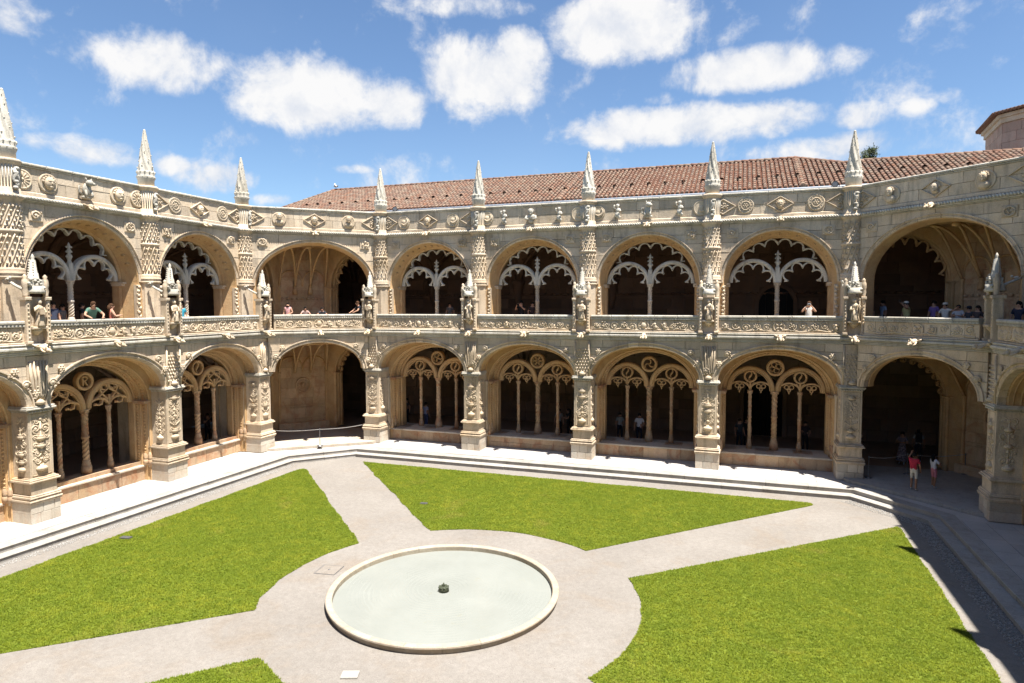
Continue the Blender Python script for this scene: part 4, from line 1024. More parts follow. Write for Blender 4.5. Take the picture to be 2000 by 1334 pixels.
def corner(name, label, X0, s, P2, medals, seed):
    """chamfered corner bay: B pier at (X0,0), side pier at X0+s*P2.x ; s=+1 left corner, -1 right corner"""
    Bp = Vector((X0, 0, 0)); Sp = Vector((X0+s*P2[0], P2[1], 0))
    A, E = (Sp, Bp) if s > 0 else (Bp, Sp)
    d = E-A; Wd = d.length; rz = math.atan2(d.y, d.x); mid = (A+E)/2
    w = thing(name, label, 'cloister', (0, 0, 0), 0)
    bay_lower(w, (mid.x, mid.y, .004), Wd, 'B0', rz, True, seed, room=True)
    ledge(w, (mid.x, mid.y, .004), Wd, rz, seed, True, ends=(.12, .12))
    setb = 1.35
    UA, UE = (Sp+Vector((-setb*s, 0, 0)), Bp+Vector((0, setb, 0))) if s > 0 else (Bp+Vector((0, setb, 0)), Sp+Vector((setb, 0, 0)))
    d2 = UE-UA; W2 = d2.length; rz2 = math.atan2(d2.y, d2.x); mid2 = (UA+UE)/2
    bay_upper(w, (mid2.x, mid2.y, 0), W2, rz2, True, seed, True, medals)
    # rooms: positions in plan, mirrored by s about X0
    T = lambda x, y: (X0+s*x, y)
    def room(z0, z1, py, px, ym, dw0, dw1, zs, apex, mats, seedr, fr0, fr1):
        # py: inner plane of back wing; px: inner plane of side wing (x negative); dw0,dw1 diagonal wall ends
        mat, wallm = mats
        def walls():
            mb = MB()
            # diagonal wall with blocks
            return mb
        a0 = Vector((dw0[0], dw0[1], 0)); a1 = Vector((dw1[0], dw1[1], 0)); dd = a1-a0; L = dd.length; ux = dd.normalized(); un = Vector((-ux.y, ux.x, 0))
        def place(mb, cx, cy, ang):   # local (x along, y into wall) to plan, mirrored
            o = MB(); ca, sa = math.cos(ang), math.sin(ang)
            o.append(mb, lambda v: (X0+s*(cx+ca*v[0]-sa*v[1]), cy+sa*v[0]+ca*v[1], v[2])); return o
        angD = math.atan2(ux.y, ux.x); cD = (a0+a1)/2
        base = MB(); base.box(-L/2-.3, L/2+.3, .12, .6, z0, z1)
        p = obj('corner_wall', place(base, cD.x, cD.y, angD).mesh('corner_wall', wallm), w)
        rr = random.Random(seedr)
        for mb in blocks(wall_polys(-L/2, L/2, z0, z1-.05, 9, rr, None, .6, 1.2), 0, .2, rr, .005, .008): obj('stone_block', place(mb, cD.x, cD.y, angD).mesh('stone_block', wallm), p)
        m_ = MB()
        if z0 < 1:
            m_.tube([(.42*math.cos(q), -.04, z0+2.75+.45*math.sin(q)) for q in np.linspace(0, 2*math.pi, 25)], .06, 6, False); m_.tube([(.28*math.cos(q), -.03, z0+2.75+.3*math.sin(q)) for q in np.linspace(0, 2*math.pi, 21)], .035, 5, False)
            head(m_, 0, z0+2.75, -.02, .18); m_.box(-L/2+.1, L/2-.1, -.07, 0, z0+1.42, z0+1.48)
            m_.box(-L/2-.1, L/2+.1, -.42, 0, z0, z0+.42)
        else:
            m_.box(-L/2, L/2, -.06, 0, z0+1.75, z0+1.82)
            for q in np.linspace(-L/2+.15, L/2-.15, 9): m_.blob((q, -.04, z0+1.95), (.1, .06, .08), 6, 4)
        obj('carved_medallion', place(m_, cD.x, cD.y, angD).mesh('carved_medallion', wallm), p)
        sh = MB()
        for q in (-L/2, -L/6, L/6, L/2) if z0 > 1 else (-L/2, L/2):
            zb = z0 if abs(q) > L/4 else z0+2.2
            sh.lathe([(.15, zb), (.13, zb+.3), (.08, zb+.36), (.08, zs), (.13, zs+.1)], 8, q, -.06)
        # vault ribs rising from the wall shafts to the crown
        for q0 in (-L/2, -L/6, L/6, L/2):
            for tx in (-1.1, 0, 1.1):
                if abs(tx-q0) > 1.0: continue
                pts = [(q0+(tx-q0)*u**1.6, -.06-2.3*u, zs+.05+(apex-zs-.1)*math.sin(u*math.pi/2)) for u in np.linspace(0, 1, 12)]
                sh.tube(pts, .065, 5)
        for q0, q1 in ((-L/2, 0), (0, L/2)):    # pointed wall arches
            mdl = (q0+q1)/2; hw = (q1-q0)/2
            sh.tube([(mdl-hw*math.cos(math.pi*u)*1, -.03, zs+.1+(1-abs(2*u-1)**2.2)*.95) for u in np.linspace(0, 1, 15)], .05, 5)
        sh.blob((0, -2.3, apex-.1), (.2, .2, .12), 8, 4)
        obj('vault_ribs', place(sh, cD.x, cD.y, angD).mesh('vault_ribs', mat), w)
        # the two arches leading into the galleries
        for cx, cy, ang, hw in ((ym[0], py, 0., ym[1]), (px, ym[2], math.pi/2, ym[3])):
            mb = MB(); b_ = apex-zs-.25
            prof = [(-.8, -.06), (-.02, -.06), (.02, -.02), (.02, .06), (-.03, .1), (-.03, .25), (.05, .3), (.05, .42), (.1, .45), (.1, .62), (-.6, .64)]
            sweep(mb, prof, hw, b_, zs, z0, 28, False)
            # wall above the arch
            n = 24
            for e in range(n):
                q0, q1 = math.pi*e/n, math.pi*(e+1)/n; x0_, x1_ = -(hw+.78)*math.cos(q0), -(hw+.78)*math.cos(q1)
                bi = len(mb.v); mb.v += [(x0_, -.05, zs+(b_+.0)*math.sin(q0)), (x1_, -.05, zs+(b_+.0)*math.sin(q1)), (x1_, -.05, z1+.3), (x0_, -.05, z1+.3)]; mb.face((bi, bi+1, bi+2, bi+3))
            o = obj('inner_arch', place(mb, cx, cy, ang).mesh('inner_arch', mat), w)
            for e in (-1, 1):
                mb = MB()
                for yy, r_ in ((.0, .09), (.28, .09)): mb.lathe([(r_*1.5, z0), (r_*1.5, z0+.5), (r_*1.1, z0+.6), (r_, z0+.7), (r_, zs-.15), (r_*1.6, zs-.05), (r_*1.6, zs)], 8, e*(hw+.05), yy)
                mb.box(e*(hw+.05)-.2, e*(hw+.05)+.2, -.12, .5, zs-.04, zs+.02)
                obj('jamb_moulding', place(mb, cx, cy, ang).mesh('jamb_moulding', mat), o)
            mb = MB()
            if z0 < 1:
                for t_ in np.linspace(.12, math.pi-.12, 14):
                    for k in range(3): mb.blob((-(hw*.93+.1*math.cos(k*2.1))*math.cos(t_), .38, zs+(b_*.9+.1*math.sin(k*2.1+t_))*math.sin(t_)), (.075, .07, .075), 6, 4)
                    mb.ribbon([(-(hw*.93)*math.cos(t_)+.12*math.cos(q), zs+b_*.9*math.sin(t_)+.12*math.sin(q)) for q in np.linspace(0, 2*math.pi, 8, endpoint=False)], .05, .33, .45, True, .01)
            else: cusp_fringe(mb, 0, zs, hw-.05, b_-.05, [12, 32, 52, 71, 90, 109, 128, 148, 168], .15, .3, .44, .075, .06)
            obj('cusped_fringe', place(mb, cx, cy, ang).mesh('cusped_fringe', mat), o)
        # ceiling over the corner
        mb = MB(); mb.slab([T(*fr0), T(*fr1), T(px-.3, fr1[1]), T(px-.3, dw0[1]+.6), T(dw1[0]-.3, py+.4), T(fr0[0], py+.4)], apex+.0, apex+.06)
        obj('vault', mb.mesh('vault', mat), w)
    fx, fy = P2
    room(.12, 6.0, 2.92, fx-2.9, (-2.45, 1.95, (fy+.9)/2-.25, abs(fy-.9)/2-.55), (fx-2.9, .85), (-5.15, 2.92), 3.62, 5.72, ('ochre', 'corner'), 61+seed, (-.05, .75), (fx-.75, fy+.12))
    room(LG, 12.0, 2.45, fx-2.4, (-2.45, 1.85, (fy+.6)/2-.2, abs(fy-.6)/2-.5), (fx-2.4, .45), (-4.75, 2.45), 9.0, 11.45, ('ochre', 'corner'), 71+seed, (-.05, 1.95), (fx-1.95, fy+.1))
    # raised floor step
    c1, c2 = Vector((.2, -.35)), Vector((fx+.1, fy-.25))
    mb = MB(); mb.slab([T(*(.35, .35)), T(.2, -.28), T(fx+.28, fy+.1), T(fx-.4, fy-.3), T(fx-2.9, fy-.3), T(fx-2.9, .8), T(-5.1, 2.9), T(.3, 2.9)], -.02, .12)
    obj('corner_floor', mb.mesh('corner_floor', 'plinth' if s > 0 else 'step'), w)  # pale stone for the sunlit corner; darker stone stands in for the other's shade
    return w
corner('cloister_corner', 'sunlit chamfered corner bay with a medallion wall between the left and back arcades', 0, 1, (-4.23, -3.69), (fl_, br, hd, br, fl_), 2)
corner('cloister_corner', 'shaded chamfered corner bay at the right end of the back arcade', 24.8, -1, (-3.94, -3.86), (fl_, br, hd, br, fl_), 3)

# ------------------------------------------------------------------ statues in the niches
def statue_mb(k):
    rr = random.Random(800+k); mb = MB()
    lean = rr.uniform(-.04, .04)
    mb.lathe([(.17, 7.22), (.18, 7.27), (.15, 7.45), (.13, 7.6), (.12, 7.72), (.14, 7.85), (.15, 7.92), (.08, 7.98), (.05, 8.02)], 10, 0, -.08)
    for q in range(7): x = -.13+.043*q; mb.tube([(x, -.2, 7.24), (x*.8+lean, -.2, 7.5), (x*.5, -.19, 7.7)], .022, 5)
    mb.blob((lean, -.10, 8.10), (.075, .085, .10), 8, 6); mb.blob((lean, -.185, 8.09), (.015, .02, .025), 5, 3)
    for q in range(8): a_ = math.pi*q/7; mb.blob((lean+.08*math.cos(a_), -.09, 8.12+.08*math.sin(a_)), .03, 5, 3)
    for e in (-1, 1):
        if rr.random() < .5: mb.tube([(e*.14, -.1, 7.9), (e*.2, -.16, 7.72), (e*.06, -.26, 7.74)], [.05, .045, .035], 6)
        else: mb.tube([(e*.14, -.1, 7.9), (e*.2, -.2, 7.78), (e*.12, -.26, 7.95)], [.05, .045, .035], 6)
    if k % 2: mb.tube([(.17, -.25, 7.24), (.15, -.27, 8.15)], .016, 5); mb.blob((.15, -.27, 8.18), .035, 6, 4)
    else: mb.box(-.1, .08, -.30, -.24, 7.66, 7.84)
    return mb
SP = [(0, (0, 0), 0, 'carved saint statue in the niche at the left end of the back balustrade'),
      (1, (6.2, 0), 0, 'carved saint statue in the second niche from the left on the back balustrade'),
      (2, (12.4, 0), 0, 'carved saint statue in the middle niche of the back balustrade'),
      (3, (18.6, 0), 0, 'carved saint statue in the niche below the fourth pinnacle of the back arcade'),
      (1, (24.8, 0), 0, 'carved saint statue in the half-shaded niche at the right end of the back balustrade'),
      (2, (-4.23, -3.69), math.pi/2, 'carved saint statue in the niche at the far end of the left balustrade'),
      (3, (-4.23, -9.69), math.pi/2, 'carved saint statue in the niche between the two left arcade bays'),
      (0, (-4.23, -15.69), math.pi/2, 'largest carved statue in the niche nearest the left edge of the picture')]
for k, (x, y), rz, lab in SP:
    thing('statue', lab, 'statue', (x, y, .003), rz, cached(('statue', k), lambda: statue_mb(k), 'statue', 'carved'), 'statues in the balustrade niches')

# ------------------------------------------------------------------ ground, terrace, steps
ZG = -.35
def shape(name, poly, z, mat, **p): mb = MB(); mb.flat(poly, z); return obj(name, mb.mesh(name, mat), None, **p)
shape('ground', [(-400, -400), (450, -400), (450, 500), (-400, 500)], ZG-.02, 'gravel', kind='structure')
P1 = [(-3.6, -36), (-2.42, -4.3), (.08, -1.67), (24.72, -1.50), (27.28, -4.2), (27.3, -36)]
P2 = [(-3.15, -36), (-2.02, -4.5), (.24, -2.11), (24.55, -1.95), (26.85, -4.36), (26.87, -36)]
shape('path', P2, ZG, 'gravel', kind='structure')
mb = MB()
for poly in ([P1[0], P1[1], (-14, -4.3), (-14, -36)], [P1[1], P1[2], (.08, 14), (-14, 14), (-14, -4.3)], [P1[2], P1[3], (24.72, 14), (.08, 14)],
             [P1[3], P1[4], (44, -4.2), (44, 14), (24.72, 14)], [P1[4], P1[5], (44, -36), (44, -4.2)]): mb.flat(poly, -.03)
terr = obj('terrace', mb.mesh('terrace', 'tread'), None, kind='structure')
rr = random.Random(12)
def step_run(path, z0, z1, depth, over):
    for (x0, y0), (x1, y1) in zip(path, path[1:]):
        d = Vector((x1-x0, y1-y0)); L = d.length; u = d/L; nrm = Vector((-u.y, u.x))   # outward (away from the court)
        n = max(1, round(L/1.75)); zz = .003*(step_run.k % 2); step_run.k += 1
        for k in range(n):
            a, b_ = L*k/n+.003-(.22 if k == 0 else 0), L*(k+1)/n-.003+(.22 if k == n-1 else 0); j = rr.uniform(-.012, .012); mb = MB()
            mb.box(a, b_, -over+j, depth, z0, z1-.035, .012); mb.box(a, b_, -over-.03+j, depth, z1-.033, z1+zz+rr.uniform(-.001, .001), .012)
            me = MB(); me.append(mb, lambda v: (x0+u.x*v[0]+nrm.x*v[1], y0+u.y*v[0]+nrm.y*v[1], v[2]))
            if min(y0+u.y*a, y0+u.y*b_) < -24: continue
            obj('step_block', me.mesh('step_block', 'step'), terr)
step_run.k = 0
step_run(P1, -.185, .004, .5, 0)
step_run(P2, -.37, -.178, .6, 0)
def paving(x0, x1, y0, y1, rows, along_x, lmin=.9, lmax=1.7):
    for r_ in range(rows):
        a = (x0 if along_x else y0); e = (x1 if along_x else y1)
        while a < e-.01:
            l = rr.uniform(lmin, lmax); l = e-a if e-a-l < .5 else l; mb = MB(); z = rr.uniform(-.002, .003)
            if along_x: mb.box(a+.009, a+l-.009, y0+(y1-y0)*r_/rows+.009, y0+(y1-y0)*(r_+1)/rows-.009, -.05, z)
            else: mb.box(x0+(x1-x0)*r_/rows+.009, x0+(x1-x0)*(r_+1)/rows-.009, a+.009, a+l-.009, -.05, z)
            obj('paving_slab', mb.mesh('paving_slab', 'tread'), terr); a += l
paving(.5, 24.4, -1.0, 1.36, 3, True); paving(-5.6, -3.45, -23, -4.6, 3, False); paving(27.82, 30.1, -23, -4.6, 3, False)

# lawns
BC = Vector((12.25, -15.7)); LR = 5.4
def rounded(poly, rads, n=6):
    out = []
    for i, p in enumerate(poly):
        r = rads[i]
        if r <= 0: out.append(p); continue
        a, c = Vector(poly[i-1]), Vector(poly[(i+1) % len(poly)]); p = Vector(p)
        q0 = p+(a-p).normalized()*r; q1 = p+(c-p).normalized()*r
        for k in range(n+1): t_ = k/n; q = q0*(1-t_)**2+p*2*t_*(1-t_)+q1*t_**2; out.append((q.x, q.y))
    return out
def lawn_arc(a0, a1, n=14): return [(BC.x+LR*math.cos(R(a0+(a1-a0)*i/n)), BC.y+LR*math.sin(R(a0+(a1-a0)*i/n))) for i in range(n+1)]
arcB = lawn_arc(123, 57); arcC = lawn_arc(31, -31); arcA = lawn_arc(-151, -209); arcD = lawn_arc(-57, -123)
LAWNS = [('lawn of mown grass between the left arcade and the basin', [(-1.45, -26.4)]+arcA+[(-.95, -4.9)], [.3]+[0]*15+[.8]),
         ('lawn of mown grass in front of the back arcade', [(1.25, -2.95)]+arcB+[(23.3, -2.95)], [.15]+[0]*15+[.8]),
         ('lawn of mown grass along the shaded right side', arcC+[(25.35, -26.6), (25.75, -5.0)], [0]*15+[.3, .35]),
         ('lawn corner of mown grass at the bottom of the picture', arcD+[(1.5, -28.3), (23.2, -28.3)], [0]*15+[.3, .3])]
def in_poly(px, py, poly):
    ins = np.zeros(len(px), bool); n = len(poly)
    for i in range(n):
        x0, y0 = poly[i]; x1, y1 = poly[(i+1) % n]
        c = ((y0 > py) != (y1 > py)) & (px < (x1-x0)*(py-y0)/((y1-y0) or 1e-9)+x0); ins ^= c
    return ins
np.random.seed(5)
for lab, poly, rads in LAWNS:
    poly = rounded(poly, rads)
    # slightly ragged edge
    fine = []
    for (x0, y0), (x1, y1) in zip(poly, poly[1:]+poly[:1]):
        n = max(1, int(math.hypot(x1-x0, y1-y0)/.25))
        for k in range(n):
            x, y = x0+(x1-x0)*k/n, y0+(y1-y0)*k/n; q = mnoise.noise(Vector((x*1.1, y*1.1, 0)))*.06+mnoise.noise(Vector((x*4, y*4, 3)))*.03
            fine.append((x+q, y+q))
    mb = MB(); mb.slab(fine, ZG-.01, ZG+.012)
    obj('lawn', mb.mesh('lawn', 'soil'), None, kind='structure')
    P = np.array(fine); lo, hi = P.min(0), P.max(0); area = (hi-lo).prod(); ncand = int(area*1150)
    px = np.random.uniform(lo[0]-.02, hi[0]+.02, ncand); py = np.random.uniform(max(lo[1], -24.5), hi[1]+.02, int(ncand)); 
    if lo[1] < -24.5: keep = np.random.rand(ncand) < (hi[1]+24.5)/(hi[1]-lo[1]); px, py = px[keep], py[keep]
    k = in_poly(px, py, fine); px, py = px[k], py[k]; n = len(px)
    az = np.random.uniform(0, 2*np.pi, (n, 3)); h = np.random.uniform(.02, .042, (n, 3)); ln = np.random.uniform(.02, .055, (n, 3)); wd = np.random.uniform(.008, .016, (n, 3))
    ox = px[:, None]+np.random.uniform(-.02, .02, (n, 3)); oy = py[:, None]+np.random.uniform(-.02, .02, (n, 3))
    V = np.zeros((n, 3, 3, 3)); ca, sa = np.cos(az), np.sin(az)
    V[:, :, 0, 0] = ox-sa*wd; V[:, :, 0, 1] = oy+ca*wd; V[:, :, 1, 0] = ox+sa*wd; V[:, :, 1, 1] = oy-ca*wd
    V[:, :, 2, 0] = ox+ca*ln; V[:, :, 2, 1] = oy+sa*ln; V[:, :, :2, 2] = ZG+.008; V[:, :, 2, 2] = ZG+.012+h
    V = V.reshape(-1, 3); nf = len(V)//3
    me = bpy.data.meshes.new('grass'); me.vertices.add(len(V)); me.vertices.foreach_set('co', V.ravel())
    me.loops.add(nf*3); me.loops.foreach_set('vertex_index', np.arange(nf*3, dtype=np.int32)); me.polygons.add(nf)
    me.polygons.foreach_set('loop_start', np.arange(nf, dtype=np.int32)*3); me.polygons.foreach_set('loop_total', np.full(nf, 3, np.int32))
    me.update(calc_edges=True); at_ = me.attributes.new('tint', 'FLOAT', 'FACE'); at_.data.foreach_set('value', np.random.rand(nf).astype(np.float32))
    me.materials.append(M['grass']); g = obj('grass', me, None, kind='stuff', label=lab, category='lawn grass')
# pebble gutters beside the steps
def pebbles(path, w0, w1, label):
    mb = MB(); r_ = random.Random(3)
    for (x0, y0), (x1, y1) in zip(path, path[1:]):
        d = Vector((x1-x0, y1-y0)); L = d.length; u = d/L; nn_ = Vector((u.y, -u.x)); s_ = 0
        for _ in range(int(L*(w1-w0)*330)):
            a, b_ = r_.uniform(0, L), r_.uniform(w0, w1); x, y = x0+u.x*a+nn_.x*b_, y0+u.y*a+nn_.y*b_
            if y < -24: continue
            q = r_.uniform(.016, .034); mb.blob((x, y, ZG+.006), (q, q*r_.uniform(.6, 1), .016), 5, 2, 0, True)
    o = obj('pebbles', mb.mesh('pebbles', 'pebble'), None, kind='stuff', label=label, category='pebbles')
pebbles(P2[3:], .02, .55, 'strip of white pebbles along the shaded right-hand steps')
pebbles([P2[0], P2[1]], .02, .42, 'strip of white pebbles along the left-hand steps')

# round basin
bz = thing('basin', 'shallow round stone basin of water in the middle of the courtyard', 'fountain', (12.02, -15.65, ZG))
mb = MB(); mb.flat([(3.15*math.cos(2*math.pi*k/64), 3.15*math.sin(2*math.pi*k/64)) for k in range(64)], .04); obj('basin_floor', mb.mesh('basin_floor', 'basin'), bz)
def rimstone(k, n=22):
    mb = MB(); a0, a1 = 2*math.pi*k/n+.0012, 2*math.pi*(k+1)/n-.0012
    prof = [(3.13, .0), (3.13, .175), (3.15, .195), (3.29, .205), (3.315, .185), (3.32, .15), (3.29, .12), (3.26, .10), (3.26, -.03)]
    mb.lathe(prof, 5, 0, 0, a0, a1, False)
    for j in (0, 5): b_ = len(mb.v); mb.v += [mb.v[i*6+j] for i in range(len(prof))]; mb.face(range(b_, b_+len(prof)))
    return mb
for k in range(22): obj('rim_stone', rimstone(k).mesh('rim_stone', 'rim'), bz)
mb = MB(); mb.flat([(3.14*math.cos(2*math.pi*k/64), 3.14*math.sin(2*math.pi*k/64)) for k in range(64)], .165); obj('water', mb.mesh('water', 'water'), bz)
nz_ = thing('fountain_nozzle', 'small dark bronze nozzle on a mossy mound in the middle of the basin', 'nozzle', (11.98, -15.6, ZG+.04))
mb = MB(); mb.lathe([(.16, .0), (.14, .125), (.09, .145), (.05, .155)], 14); [mb.blob((.12*math.cos(a), .12*math.sin(a), .13), (.05, .05, .02), 6, 3) for a in np.linspace(0, 6, 9)]
obj('mound', mb.mesh('mound', 'bronze'), nz_)
mb = MB(); mb.lathe([(.05, .15), (.03, .19), (.025, .22), (.012, .25)], 10); obj('spout', mb.mesh('spout', 'bronze'), nz_)
def lid(name, label, cat, x, y, sx, sy, rz, mat, frame=None, h=.03):
    t_ = thing(name, label, cat, (x, y, ZG), R(rz))
    mb = MB(); mb.slab([(-sx, -sy), (sx, -sy), (sx, sy), (-sx, sy)], -.01, h); obj('lid', mb.mesh('lid', mat), t_)
    if frame:
        mb = MB()
        for a, b_, c, d in ((-sx-.03, -sx-.005, -sy-.03, sy+.03), (sx+.005, sx+.03, -sy-.03, sy+.03), (-sx-.005, sx+.005, -sy-.03, -sy-.005), (-sx-.005, sx+.005, sy+.005, sy+.03)): mb.box(a, b_, c, d, -.01, h-.004)
        obj('frame', mb.mesh('frame', frame), t_)
        mb = MB(); mb.lathe([(.035, h-.002), (.03, h+.012), (.01, h+.012)], 8); obj('pull_ring', mb.mesh('pull_ring', 'metal'), t_)
def ground_pt(px, py, z=ZG):
    d = pix_dir(px, py); t_ = (z-CAM[2])/d.z; return (CAM[0]+d.x*t_, CAM[1]+d.y*t_)
x, y = ground_pt(643, 1113); lid('stone_cover', 'square stone cover set in the gravel left of the basin', 'cover', x, y, .32, .32, 8, 'gravel', 'metal', .008)
x, y = ground_pt(684, 1320); lid('stone_cover', 'bright white stone slab on the gravel at the bottom of the picture', 'cover', x, y, .19, .14, 20, 'step', None, .04)
x, y = ground_pt(246, 1052); lid('irrigation_lid', 'grey plastic irrigation lid in the left lawn', 'lid', x, y, .19, .10, 10, 'metal', None, .06)
x, y = ground_pt(828, 985); lid('irrigation_lid', 'grey plastic irrigation lid in the lawn before the back arcade', 'lid', x, y, .15, .08, 10, 'metal', None, .06)

# ------------------------------------------------------------------ tiled roof behind the back arcade
ROOF_Y0, ROOF_Z0, SL = 4.0, 13.93, .443
rt = thing('tiled_roof', 'long terracotta pantile roof rising behind the back arcade', 'roof', (0, 0, 0))
def rz_at(y): return ROOF_Z0+(y-ROOF_Y0)*SL
front = [(-11.2, 4.0), (60, 4.0), (60, 8.35), (26.3, 8.35), (25.3, 8.1), (22.9, 10.0), (-9.0, 10.0)]
mb = MB(); b_ = 0
mb.v += [(x, y, rz_at(y)-.05) for x, y in front]; mb.face(range(len(front)))
mb.v += [(-9, 10, rz_at(10)-.05), (-11.2, 4, ROOF_Z0-.05), (-11.2, 16, ROOF_Z0-.05)]; mb.face((7, 8, 9))
mb.v += [(-9, 10, rz_at(10)-.05), (22.9, 10, rz_at(10)-.05), (22.9, 16, ROOF_Z0-.05), (-11.2, 16, ROOF_Z0-.05)]; mb.face((10, 11, 12, 13))
mb.v += [(22.9, 10, rz_at(10)-.05), (25.3, 8.1, rz_at(8.1)-.05), (26.3, 8.35, rz_at(8.35)-.05), (60, 8.35, rz_at(8.35)-.05), (60, 14, 13.9), (22.9, 16, 13.9)]; mb.face((14, 15, 16, 17, 18, 19))
obj('roof_slope', mb.mesh('roof_slope', 'pan'), rt)
mb = MB(); mb.box(-11.2, 60, 4.0, 4.4, 12.76, ROOF_Z0-.1); mb.tube([(-11.2, 3.95, 13.80), (60, 3.95, 13.80)], .09, 8); obj('gutter', mb.mesh('gutter', 'zinc'), rt)
PITCH, COURSE = .245, .42; su = math.sqrt(1+SL*SL)
def tile_mb(seg=5):
    mb = MB(); L = COURSE*1.12; rows = []
    for yy, r0, lift in ((0, .095, .035), (L, .075, .0)):
        rows.append([(r0*math.cos(math.pi*k/seg), yy/su, yy*SL/su+lift+r0*.85*math.sin(math.pi*k/seg)) for k in range(seg+1)])
    mb.grid(rows, sm=True); b_ = len(mb.v); mb.v += rows[0]; mb.face(range(b_, b_+seg+1)); return mb
poly_f = front
tm = tile_mb().mesh('roof_tile', 'tile'); base = tile_mb(); allt = []
r_ = random.Random(8)
nx = int((60+11)/PITCH); ny = int(6.1*su/COURSE)
pts = []
for i in range(nx):
    for j in range(ny):
        x = -11+i*PITCH; y = 4.0-.02+j*COURSE/su
        pts.append((x, y))
px = np.array([p[0] for p in pts]); py = np.array([p[1]+.2 for p in pts]); ok = in_poly(px, py, front)
pts = [p for p, k in zip(pts, ok) if k and p[0] < 45]
pts.sort(key=lambda p: (p[0]-31.5)**2*.2+(p[1]-6)**2)
big = [p for p in pts if 25.5 < p[0] < 36][:300]; bs = set(big)
tint = []; st = MB()
for p in pts:
    if p in bs: continue
    jx, jr = r_.uniform(-.012, .012), r_.uniform(-.02, .02); z = rz_at(p[1])
    st.append(base, lambda v: (p[0]+jx+v[0]+jr*v[1], p[1]+v[1], z+v[2])); tint += [r_.random()]*len(base.f)
me = st.mesh('roof_tiles', 'tile'); at_ = me.attributes.new('tint', 'FLOAT', 'FACE'); at_.data.foreach_set('value', np.array(tint, np.float32))
obj('tile_courses', me, rt, kind='stuff')
for p in big: obj('roof_tile', tm, rt, (p[0]+r_.uniform(-.012, .012), p[1], rz_at(p[1])), r_.uniform(-.03, .03))
# ridge and hip tiles, vent tiles
mb = MB(); tint = []
def run(p0, p1):
    p0, p1 = Vector(p0), Vector(p1); n = int((p1-p0).length/.42)
    for k in range(n):
        a, b2 = p0.lerp(p1, k/n), p0.lerp(p1, (k+1.08)/n); f0 = len(mb.f); mb.tube([a, b2], [.13, .105], 8); tint.extend([r_.random()]*(len(mb.f)-f0))
run((-9, 10, rz_at(10)), (22.9, 10, rz_at(10))); run((22.9, 10, rz_at(10)), (25.3, 8.1, rz_at(8.1))); run((25.3, 8.1, rz_at(8.1)), (26.3, 8.35, rz_at(8.35))); run((26.3, 8.35, rz_at(8.35)), (45, 8.35, rz_at(8.35)))
run((-11.2, 4, ROOF_Z0+.02), (-9, 10, rz_at(10)+.02)); run((22.9, 4, ROOF_Z0+.04), (22.9, 10, rz_at(10)+.03)); run((10.0, 4, ROOF_Z0), (10, 10, rz_at(10)))
me = mb.mesh('ridge_tiles', 'ridge'); at_ = me.attributes.new('tint', 'FLOAT', 'FACE'); at_.data.foreach_set('value', np.array(tint, np.float32)); obj('ridge_tiles', me, rt, kind='stuff')
def vent():
    mb = MB(); rows = []
    for yy, r0, l in ((-.10, .12, .12), (.35, .10, .0)): rows.append([(r0*math.cos(math.pi*k/6), yy, yy*SL+l+r0*.8*math.sin(math.pi*k/6)) for k in range(7)])
    mb.grid(rows); rows2 = [[(p[0]*.8, p[1]+.02, p[2]-.03) for p in r0] for r0 in rows]; mb.grid(rows2); mb.box(-.13, .13, -.02, .2, -.02, .10); return mb
vm = vent().mesh('vent_tile', 'ridge')
for k in range(52): obj('vent_tile', vm, rt, (-8.6+k*.98+r_.uniform(-.06, .06), 6.0, rz_at(6.0)))

# polygonal tower behind at the right, and a tree top
def octa(cx, cy, r, n=8, a0=.1): return [(cx+r*math.cos(a0+2*math.pi*k/n), cy+r*math.sin(a0+2*math.pi*k/n)) for k in range(n)]
tw = thing('stone_tower', 'pinkish polygonal stone tower with a tiled eave beyond the roof at the right', 'tower', (0, 0, 0))
fwd = cam.matrix_world.to_3x3() @ Vector((0, 0, -1))
def at_depth(px, py, dep): d = pix_dir(px, py); return Vector(CAM)+d*(dep/d.dot(fwd))
q1, q2 = at_depth(1928, 245, 50), at_depth(1961, 212, 45.4); q1, q2 = Vector((q1.x, q1.y)), Vector((q2.x, q2.y)); ev = q2-q1; em = (q1+q2)/2; en = Vector((-ev.y, ev.x)).normalized()
if en.x < 0: en = -en
tcv = em+en*ev.length/2*(1+math.sqrt(2)); TC = (tcv.x, tcv.y); TR = (q1-tcv).length; TA = math.atan2(q1.y-tcv.y, q1.x-tcv.x)
oc = octa(*TC, TR, 8, TA)
mb = MB(); mb.slab(oc, 0, 21.0); tb = obj('wall', mb.mesh('wall', 'tower'), tw)
rr = random.Random(4)
for k in range(8):
    a, b2 = Vector(oc[k]), Vector(oc[(k+1) % 8]); L = (b2-a).length; u = (b2-a)/L; nn_ = Vector((u.y, -u.x))
    if nn_.dot(Vector((CAM[0]-TC[0], CAM[1]-TC[1]))) < -8: continue
    for q in blocks(wall_polys(0, L, 14.5, 20.6, 9, rr, None, .9, 1.6), -.06, .1, rr, .008, .012):
        m2 = MB(); m2.append(q, lambda v: (a.x+u.x*v[0]+nn_.x*-v[1], a.y+u.y*v[0]+nn_.y*-v[1], v[2])); obj('stone_block', m2.mesh('stone_block', 'tower'), tb)
mb = MB(); mb.slab(octa(*TC, TR+.2, 8, TA), 20.62, 20.95); mb.slab(octa(*TC, TR+.38, 8, TA), 20.96, 21.2); obj('cornice', mb.mesh('cornice', 'plinth'), tw)
mb = MB(); oc2 = octa(*TC, TR+.75, 8, TA)
